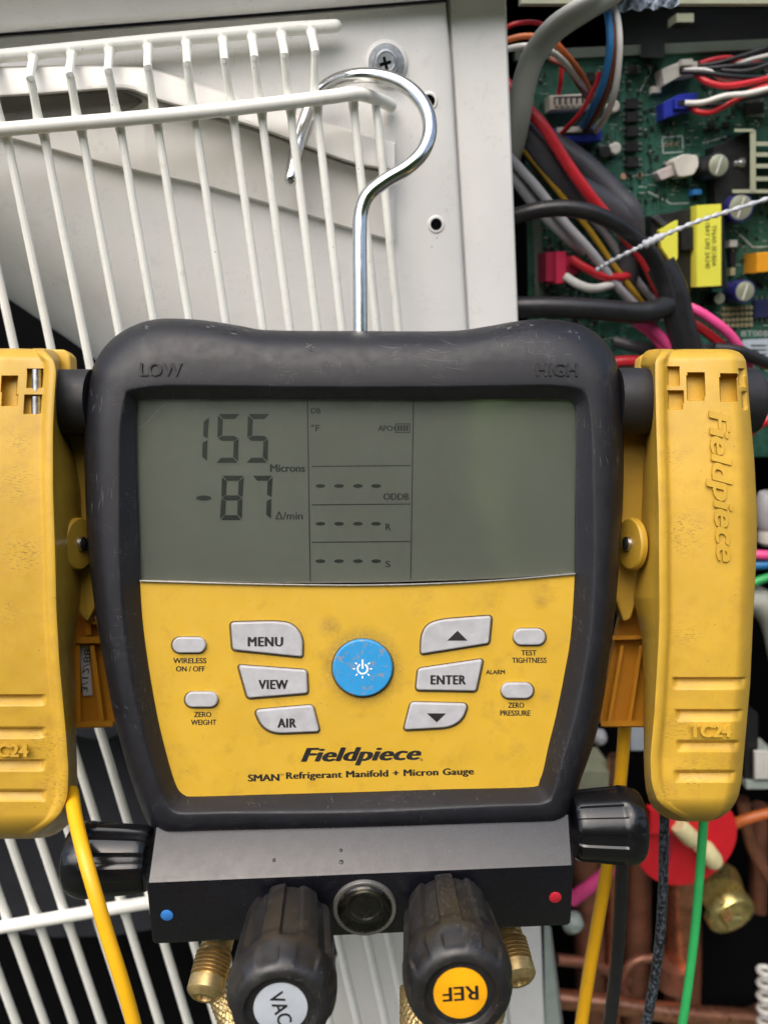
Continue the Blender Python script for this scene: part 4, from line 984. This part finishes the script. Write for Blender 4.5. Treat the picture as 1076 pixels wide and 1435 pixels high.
# ================================================================== CIRCUIT BOARD
pcb = T('circuit_board', U(900, 250, PB), 'green circuit board with chips and capacitors inside the open unit', 'circuit board')
bd = MB(); pts = [U(733, 84, PB), U(1200, 60, PB), U(1200, 640, PB), U(745, 640, PB)]
bd.box8(pts, [p - NN * .0016 for p in pts]); board = part('board', bd, 'pcb', pcb, smooth=False)
fr = MB(); pts = [U(722, 84, PB + 2), U(722, 70, PB + 2), U(1200, 48, PB + 2), U(1200, 62, PB + 2)]
fr.box8(pts, [p - NN * .004 for p in pts]); part('board_edge', fr, 'pcb_edge', pcb, smooth=False)
fr = MB(); pts = [U(739, 88, PB + 1), U(746, 88, PB + 1), U(764, 440, PB + 1), U(750, 440, PB + 1)]
fr.box8(pts, [p - NN * .004 for p in pts]); part('board_edge', fr, 'pcb_edge', pcb, smooth=False)
def comp(name, pts, h, m, parent=None, bev=1.2, base=0.0, ang=35):
    """a component standing h mm on the board; its top face fills the photograph outline"""
    top = offset([Vector(p[:2]) for p in pts], bev); mb = MB()
    T1 = [U(p.x, p.y, PB + h) for p in top]; E = [U(p[0], p[1], PB + h) - NN * .0004 for p in pts]
    Bt = [e - NN * (h - base) * .001 for e in E]
    mb.loft([Bt, E, T1], True, True, True)
    return part(name, mb, m, parent or pcb, ang=ang)
def rect(x0, y0, x1, y1, sk=-.05): return [(x0, y0 - 0), (x1, y0 + sk * (x1 - x0)), (x1, y1 + sk * (x1 - x0)), (x0, y1)]
def can(name, cx, cy, r, h, mside, mtop, vent=True):
    q = px_mm(U(cx, cy, PB + h)); p = U(cx, cy, PB)
    top = U(cx, cy, PB + h); basep = top - NN * h * .001
    c = part(name, lathe_mb(basep, NN, [(0, r * q), (h - .8, r * q), (h - .2, r * q * .97), (h, r * q * .86)], 28), mside, pcb)
    part('can_top', lathe_mb(top, NN, [(0, r * q * .84), (.12, r * q * .8)], 28), mtop, c)
    if vent:
        mb = MB(); d = AX * .35 + UP * .94; n_ = d.cross(NN); c0_ = top + NN * .00015
        pts = [c0_ + d * r * q * .0007 + n_ * .0003, c0_ + d * r * q * .0007 - n_ * .0003, c0_ - d * r * q * .0007 - n_ * .0003, c0_ - d * r * q * .0007 + n_ * .0003]
        mb.box8([p_ + NN * .0003 for p_ in pts], pts); part('vent_line', mb, 'wire_white', c, smooth=False)
    return c
def chip(x0, y0, x1, y1, m='chip', pins=4, side='lr', h=3):
    c = comp('chip', rect(x0, y0, x1, y1), h, m); mb = MB()
    for k in range(pins):
        u = (k + .5) / pins
        if side == 'lr':
            y = y0 + (y1 - y0) * u
            for xa, xb_ in ((x0 - 5, x0 + 1), (x1 - 1, x1 + 5)): mb.box8([U(a, b, PB + 1.2) for a, b in ((xa, y - 1.6), (xb_, y - 1.6), (xb_, y + 1.6), (xa, y + 1.6))], [U(a, b, PB) for a, b in ((xa, y - 1.6), (xb_, y - 1.6), (xb_, y + 1.6), (xa, y + 1.6))])
        else:
            x = x0 + (x1 - x0) * u
            for ya, yb_ in ((y0 - 6, y0 + 1), (y1 - 1, y1 + 5)): mb.box8([U(a, b, PB + 1.2) for a, b in ((x - 1.1, ya), (x + 1.1, ya), (x + 1.1, yb_), (x - 1.1, yb_))], [U(a, b, PB) for a, b in ((x - 1.1, ya), (x + 1.1, ya), (x + 1.1, yb_), (x - 1.1, yb_))])
    part('pins', mb, 'solder', c, smooth=False)
    return c
for y in (137, 156, 176, 197, 219): chip(878, y, 895, y + 15, pins=2)
chip(1045, 143, 1071, 159, pins=7, side='tb'); chip(1057, 420, 1100, 446, 'chip_blue', 6, 'tb')
chip(881, 91, 893, 103, pins=2); chip(822, 100, 834, 114, pins=2)
for x, y in ((993, 172), (1013, 170)): comp('surface_chip', rect(x, y, x + 10, y + 9), 1.5, 'chip')
# connectors
c = comp('wire_connector', rect(770, 133, 829, 154), 7, 'conn_white')
comp('socket_void', rect(776, 135, 824, 146), 7.3, 'chip', c, .5, 6.9)
for k in range(6): comp('pin', rect(779 + k * 8, 137, 783 + k * 8, 148), 9, 'conn_white', c, .3, 6.9)
c = comp('wire_connector', rect(776, 180, 843, 200), 7, 'conn_blue'); comp('socket_void', rect(782, 181, 838, 190), 7.3, 'chip', c, .5, 6.9)
comp('crimp', rect(781, 178, 816, 186), 8.5, 'conn_white', c, .8, 6.9)
c = comp('wire_connector', [(927, 96), (955, 85), (978, 85), (978, 103), (953, 107), (930, 119)], 8, 'conn_white')
comp('latch', rect(955, 82, 971, 91), 11, 'conn_white', c, .8, 7.9); comp('socket_void', rect(952, 95, 972, 104), 8.3, 'chip', c, .5, 7.9)
c = comp('wire_connector', [(929, 143), (953, 131), (978, 129), (975, 152), (948, 160), (930, 166)], 8, 'conn_blue')
comp('latch', rect(945, 138, 966, 152), 10, 'conn_blue', c, .8, 7.9); comp('socket_void', rect(950, 140, 968, 148), 10.3, 'chip', c, .5, 9.9)
c = comp('wire_connector', rect(765, 353, 780, 394, 0), 14, 'conn_crimson'); 
c = comp('wire_connector', rect(779, 352, 794, 397, 0), 17, 'conn_red'); comp('latch', rect(793, 358, 811, 372, 0), 15, 'conn_red', c); comp('latch', rect(790, 372, 810, 384, 0), 15, 'conn_crimson', c)
comp('wire_connector', rect(913, 120, 927, 130), 3, 'conn_white')
comp('terminal_block', rect(1060, 354, 1110, 382, -.08), 12, 'conn_orange')
# capacitors and other cans
can('capacitor', 1007, 231, 17, 16, 'chip', 'cap_top'); can('capacitor', 1038, 290, 20, 14, 'cap_blue', 'cap_top'); can('capacitor', 1044, 408, 16, 12, 'cap_blue', 'cap_top'); can('capacitor', 1008, 418, 9, 8, 'chip', 'cap_top', False)
for cx, cy, r in ((861, 148, 8), (863, 207, 8), (833, 233, 9)): can('capacitor', cx, cy, r, 5, 'conn_white', 'conn_white', False)
can('capacitor', 848, 212, 9, 5, 'chip', 'chip', False)
comp('diode', roundpoly([(920, 240), (945, 229), (951, 243), (926, 253)], 4, 3), 6, 'conn_pinkish')
comp('relay', roundpoly([(943, 224), (957, 215), (978, 217), (980, 231), (972, 245), (950, 248)], 5, 3), 9, 'conn_white')
comp('heat_sink', [(1000, 205), (1050, 183), (1052, 282), (1003, 286)], 9, 'chip')
part('bolt', lathe_mb(U(1027, 229, PB + 9), AX, [(0, 1.6), (3, 1.6), (3.1, 2.4), (5, 2.4)], 16), 'solder', pcb)
# pale slotted frame at the right edge
vf = MB()
def boxU(mb, x0, y0, x1, y1, h0, h1): mb.box8([U(x0, y0, PB + h1), U(x1, y0, PB + h1), U(x1, y1, PB + h1), U(x0, y1, PB + h1)], [U(x0, y0, PB + h0), U(x1, y0, PB + h0), U(x1, y1, PB + h0), U(x0, y1, PB + h0)])
boxU(vf, 1051, 182, 1059, 268, 3, 15); boxU(vf, 1026, 265, 1110, 270, 3, 14.8); boxU(vf, 1029, 180, 1056, 184, 3, 15.3)
for y in (198, 213, 229, 247): boxU(vf, 1059.2, y, 1110, y + 6, 4, 14.5)
part('slotted_frame', vf, 'frame_pale', pcb, smooth=False)
# transformer with its yellow wrap
tr = comp('transformer', [(912, 302), (975, 290), (1015, 288), (1018, 404), (912, 402)], 14, 'chip')
comp('yellow_wrap', [(976, 287), (1011, 285), (1011, 400), (976, 402)], 20, 'label_yellow', tr, .6, 13.9)
comp('yellow_wrap', [(924, 322), (950, 308), (950, 360), (944, 372), (926, 346)], 17, 'label_yellow', tr, .6, 13.9)
comp('bobbin', rect(955, 318, 972, 350), 17, 'chip', tr, .6, 13.9)
for s, cx, l_ in (('TF6A0-3E1B0A', 1000.5, 58), ('1BAY LIRE 2A240', 991.5, 64)):
    f_ = (lambda cx: lambda u, v, z: U(cx + v, 344 + u, PB + 20.05 + z))(cx)
    part('lettering', text_mb(s, l_, 6.5, f_), 'lcd_print', tr, smooth=False)
comp('coil_lead', [(914, 305), (922, 300), (935, 313), (930, 318)], 16, 'sleeve_grey')
comp('surface_chip', rect(971, 265, 984, 273), 5, 'dot_blue'); comp('resistor', rect(1023, 336, 1034, 346), 6, 'conn_white'); comp('resistor', rect(1024, 352, 1032, 372), 4, 'chip'); comp('resistor', rect(1024, 375, 1031, 386), 4, 'res_tan')
for r_ in range(4):
    for k in range(7):
        x, y = 1012 + k * 6.4, 430 + r_ * 8 - k * .3
        comp('resistor', rect(x, y, x + 4.6, y + 5.4), 1.6, 'res_tan', None, .4)
sl_ = comp('paper_label', rect(1040, 476, 1110, 508), .3, 'label_blue', None, .3)
for y in (484, 490, 496):
    mb = MB(); boxU(mb, 1052, y - 1, 1074, y + 1, .35, .5); part('printed_line', mb, 'lcd_print', sl_, smooth=False)
part('lettering', text_mb('BT00B', 38, 8, lambda u, v, z: U(1058 + u, 467 - v, PB + .1 + z)), 'silk', board, smooth=False)
# small parts and traces nobody could count
sm = MB(); sd_ = MB(); trc = MB(); slk = MB()
def clear(x, y):
    for (a, b, c_, d) in ((765, 84, 835, 205), (870, 130, 903, 240), (920, 75, 985, 170), (908, 282, 1022, 405), (1025, 176, 1110, 272), (985, 205, 1030, 290), (1010, 425, 1110, 450), (1035, 470, 1110, 512), (1015, 268, 1062, 312)):
        if a < x < c_ and b < y < d: return False
    return True
for k in range(2600):
    x, y = random.uniform(748, 1110), random.uniform(88, 520)
    if not clear(x, y): continue
    r = random.random(); a = random.choice((1.8, 2.6, 3.4)); b_ = random.choice((1.2, 1.8, 2.4))
    if random.random() < .5: a, b_ = b_, a
    if r < .3: boxU(sm, x - a, y - b_, x + a, y + b_, 0, .8)
    elif r < .62: boxU(sd_, x - b_ * .6, y - b_ * .6, x + b_ * .6, y + b_ * .6, 0, .5)
    elif r < .8: boxU(slk, x - a * 1.6, y - .4, x + a * 1.6, y + .4, 0, .06)
    else:
        h = random.uniform(8, 34); boxU(trc, x - .7, y, x + .7, y + h, 0, .05); boxU(trc, x, y + h, x + random.uniform(5, 20), y + h + 1.4, 0, .05)
part('surface_components', sm, 'chip', pcb, smooth=False, kind='stuff'); part('solder_points', sd_, 'solder', pcb, smooth=False, kind='stuff')
part('silkscreen', slk, 'silk', pcb, smooth=False, kind='stuff'); part('traces', trc, 'trace', pcb, smooth=False, kind='stuff')
for pts in ([(928, 192), (956, 190), (957, 212), (929, 214), (928, 192)], [(985, 200), (1020, 190)], [(908, 268), (940, 285), (965, 284)], [(1030, 322), (1055, 346), (1078, 345)], [(900, 62), (912, 100), (896, 128)]):
    mb = MB()
    for a, b_ in zip(pts, pts[1:]):
        d = (Vector(b_) - Vector(a)).normalized(); n_ = Vector((-d.y, d.x)) * .8
        qq = [(a[0] + n_.x, a[1] + n_.y), (b_[0] + n_.x, b_[1] + n_.y), (b_[0] - n_.x, b_[1] - n_.y), (a[0] - n_.x, a[1] - n_.y)]
        mb.box8([U(x, y, PB + .12) for x, y in qq], [U(x, y, PB + .01) for x, y in qq])
    part('silkscreen_line', mb, 'silk', board, smooth=False)
for x in (934, 942, 950): can('solder_pad', x, 202 - (x - 934) * .05, 3.4, .5, 'pad_tan', 'solder', False)
for x, y in ((874, 247), (897, 245)): can('solder_pad', x, y, 4.5, .5, 'pad_tan', 'pad_tan', False)
mb = MB(); boxU(mb, 898, 54, 931, 80, 0, 12); boxU(mb, 903, 76, 914, 92, 0, 9); part('mounting_clip', mb, 'chip', pcb, smooth=False)
# crumpled film at the very top
fm = MB(); rows = []
for j in range(6):
    rows.append([U(862 + k * 6, -14 + j * 6 + 2.5 * math.sin(k * 1.7 + j * 2.2) - k * .1 * j, -50 + 3 * math.sin(k * 2.3 + j * 1.3)) for k in range(16)])
fm.loft(rows, False); single('plastic_film', fm, 'label_blue', 'crumpled clear plastic film at the top edge above the circuit board', 'plastic film', ang=10)

# ================================================================== LOWER RIGHT: VALVES AND PIPES
LB = -70
dk = T('red_disc', U(960, 1180, LB), 'red round plate with two cream connectors on it behind the right clamp', 'disc')
q_ = px_mm(U(960, 1180, LB))
part('plate', lathe_mb(U(962, 1178, LB), NN, [(-2, 74 * q_), (0, 74 * q_), (.5, 73 * q_), (.8, 60 * q_)], 64), 'red_paint', dk)
for (xa, ya, xb4, yb4, r) in ((950, 1157, 972, 1179, 12), (974, 1186, 986, 1190, 7), (985, 1186, 1002, 1210, 12.5)):
    a, b_ = U(xa, ya, LB + 8), U(xb4, yb4, LB + 8); L_ = (b_ - a).length * 1000; rm = r * q_
    part('wire_nut', lathe_mb(a, b_ - a, [(0, rm * .8), (L_ * .1, rm), (L_ * .8, rm * 1.05), (L_, rm * .9)], 20), 'cream', dk)
mb = MB(); mb.box8([p + NN * .006 for p in quadU(905, 1128, 940, 1160, LB)], quadU(905, 1128, 940, 1160, LB)); part('raised_tab', mb, 'red_paint', dk, smooth=False)
mb = tube_mb([U(938, 1160, LB + 1.5), U(938, 1200, LB + 1.5), U(934, 1215, LB + 1.5)], .0012, 8); part('seam', mb, 'conn_crimson', dk)
bv = T('service_valve', U(1015, 1275, -75), 'brass service valve cap below the red disc', 'valve')
q_ = px_mm(U(1018, 1275, -72)); vax = (NN + AX * .1 - UP * .25).normalized()
part('valve_body', lathe_mb(U(1008, 1235, -100), U(1017, 1270, -72) - U(1008, 1235, -100), [(0, 30 * q_), (22, 30 * q_)], 32), 'brass_pale', bv)
part('cap', lathe_mb(U(1018, 1273, -74), vax, [(0, 35 * q_), (5, 35 * q_), (6.5, 33 * q_), (7, 28 * q_), (6.0, 25 * q_)], 40), 'brass_pale', bv)
part('stem', lathe_mb(U(1016, 1275, -68), vax, [(0, 14 * q_), (9, 14 * q_), (10, 12 * q_)], 6), 'brass_pale', bv)
def pipe(pts, r, m, lab, n=20): return cable(pts, r, m, lab, 'pipe', 'copper_pipe', n=n)
pipe([(956, 1180, -110), (958, 1330, -110), (952, 1520, -110)], 24, 'copper', 'upright copper pipe between the printed black cable and the green wire')
pipe([(946, 1345, -108), (945, 1362, -108), (944, 1375, -108)], 29, 'copper_dull', 'dull collar round the upright copper pipe')
pipe([(780, 1400, -82), (860, 1408, -82), (960, 1422, -84), (1120, 1432, -86)], 13, 'copper', 'bright copper pipe running level along the bottom edge')
pipe([(925, 1343, -95), (893, 1346, -95), (876, 1362, -95), (873, 1385, -95), (882, 1402, -95), (900, 1420, -95)], 6.5, 'copper_dull', 'thin looped pipe behind the printed black cable')
pipe([(815, 1180, -130), (826, 1300, -130), (830, 1520, -130)], 22, 'copper_dull', 'dark upright pipe next to the lower yellow cable')
pipe([(893, 1180, -135), (892, 1300, -135), (890, 1520, -135)], 20, 'copper_dull', 'dark upright pipe behind the plain black cable')
pipe([(1040, 1120, -100), (1052, 1180, -100), (1075, 1225, -100), (1110, 1270, -100)], 9, 'copper_dull', 'dull pipe slanting down at the right edge beside the red disc')
pipe([(1000, 1440, -120), (1060, 1425, -110), (1110, 1390, -110)], 14, 'copper_dull', 'dark pipe bending up in the bottom right corner')
cable([(1020, 1160, -80), (1050, 1147, -76), (1110, 1132, -74)], 7.5, 'wire_orange', 'orange wire leaving the right side of the red disc', 'wire', 'wire')
cable([(800, 1262, -95), (830, 1240, -92), (860, 1215, -92)], 10, 'wire_pink', 'pink tube behind the lower right corner of the block', 'tube', 'tube')
pipe([(1064, 1130, -128), (1062, 1300, -128), (1060, 1520, -128)], 12, 'copper_dull', 'thin dark upright pipe at the right edge beside the brass valve')
pipe([(975, 1215, -125), (1000, 1235, -118), (1012, 1262, -112)], 14, 'copper_dull', 'short pipe joining the brass valve from under the red disc')
pipe([(862, 1060, -122), (856, 1180, -122), (860, 1300, -122), (858, 1520, -122)], 10, 'copper', 'thin copper pipe between the two dark upright pipes')
pipe([(780, 1345, -120), (830, 1352, -120), (880, 1375, -120)], 8, 'copper_dull', 'thin pipe stub crossing low behind the right yellow cable')
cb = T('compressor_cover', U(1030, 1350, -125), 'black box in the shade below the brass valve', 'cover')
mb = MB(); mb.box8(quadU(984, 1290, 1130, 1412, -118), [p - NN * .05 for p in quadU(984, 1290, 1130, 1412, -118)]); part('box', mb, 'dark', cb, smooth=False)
mb = MB(); mb.box8(quadU(1046, 1096, 1130, 1106, -70), [p - NN * .05 for p in quadU(1046, 1096, 1130, 1106, -70)]); single('shelf_plate', mb, 'ledge_pale', 'pale green metal shelf edge right of the right clamp', 'shelf')
mb = MB(); mb.box8(quadU(1058, 1054, 1110, 1092, -68), [p - NN * .002 for p in quadU(1058, 1054, 1110, 1092, -68)]); single('paper_tag', mb, 'wire_white', 'white paper tag standing on the pale green shelf edge', 'tag')
mb = MB(); mb.box8(quadU(1043, 1000, 1062, 1092, -72), [p - NN * .012 for p in quadU(1043, 1000, 1062, 1092, -72)]); single('rubber_block', mb, 'cable_black', 'black upright block between the right clamp and the white tag', 'block')
path = []
for k in range(60):
    a = k * .62; path.append(U(1076, 1352 + k * 1.75, -60) + (AX * math.cos(a) + NN * math.sin(a)) * .0055)
single('coiled_wire', tube_mb(path, .0017, 8), 'wire_white', 'white coiled cord at the bottom right edge', 'cord')
# right edge behind the clamp
for pts, r, m, lab, cat, nm in (
    ([(1050, 555, -64), (1072, 556, -60), (1110, 558, -60)], 7, 'cable_yellow', 'yellow wire stub by the end of the right post', 'wire', 'wire'),
    ([(1045, 610, -64), (1066, 592, -60), (1110, 578, -60)], 8, 'wire_red', 'red wire below the end of the right post', 'wire', 'wire'),
    ([(1040, 776, -66), (1070, 778, -62), (1110, 780, -62)], 7, 'wire_pink', 'magenta wire behind the middle of the right clamp', 'wire', 'wire'),
    ([(1040, 793, -66), (1070, 792, -62), (1110, 788, -62)], 6, 'wire_blue', 'dark blue wire under the magenta wire at the right edge', 'wire', 'wire'),
    ([(1035, 830, -66), (1060, 815, -62), (1110, 798, -62)], 6, 'wire_green', 'green wire rising towards the right edge behind the clamp', 'wire', 'wire'),
    ([(1040, 838, -70), (1062, 842, -70), (1085, 870, -70), (1100, 930, -70)], 20, 'cable_grey', 'grey hose bending down at the right edge behind the clamp', 'hose', 'hose')):
    cable(pts, r, m, lab, cat, nm)
tr2 = T('motor_part', U(1075, 725, -70), 'pale rounded component at the right edge beside the clamp', 'component')
q_ = px_mm(U(1075, 720, -70))
part('can', lathe_mb(U(1078, 690, -75), -UP, [(0, 14 * q_), (3, 18 * q_), (18, 18 * q_), (21, 13 * q_)], 24), 'wire_silver', tr2)
part('can', lathe_mb(U(1078, 738, -75), -UP, [(0, 14 * q_), (3, 16 * q_), (8, 16 * q_), (10, 12 * q_)], 24), 'conn_white', tr2)
# bits seen between the gauge and the right clamp
mb = MB(); mb.box8(quadU(884, 1018, 904, 1052, -80), [p - NN * .006 for p in quadU(884, 1018, 904, 1052, -80)]); single('white_label', mb, 'sticker_white', 'small white label between the right yellow cable and the right clamp', 'label')
mb = lathe_mb(U(838, 1032, -90), NN, [(0, 5), (4, 4), (6, 2)], 16); single('pipe_joint', mb, 'wire_silver', 'small silver joint left of the right yellow cable', 'joint')
mb = lathe_mb(U(800, 1290, -95), NN, [(0, 7), (5, 6.5), (8, 3)], 20); single('pipe_end', mb, 'ledge_pale', 'pale green pipe end below the red dot corner of the block', 'pipe end')
mb = MB(); mb.box8(quadU(800, 1082, 860, 1108, -120), [p - NN * .03 for p in quadU(800, 1082, 860, 1108, -120)]); single('base_bracket', mb, 'frame_pale', 'pale bracket just above the right side knob', 'bracket')
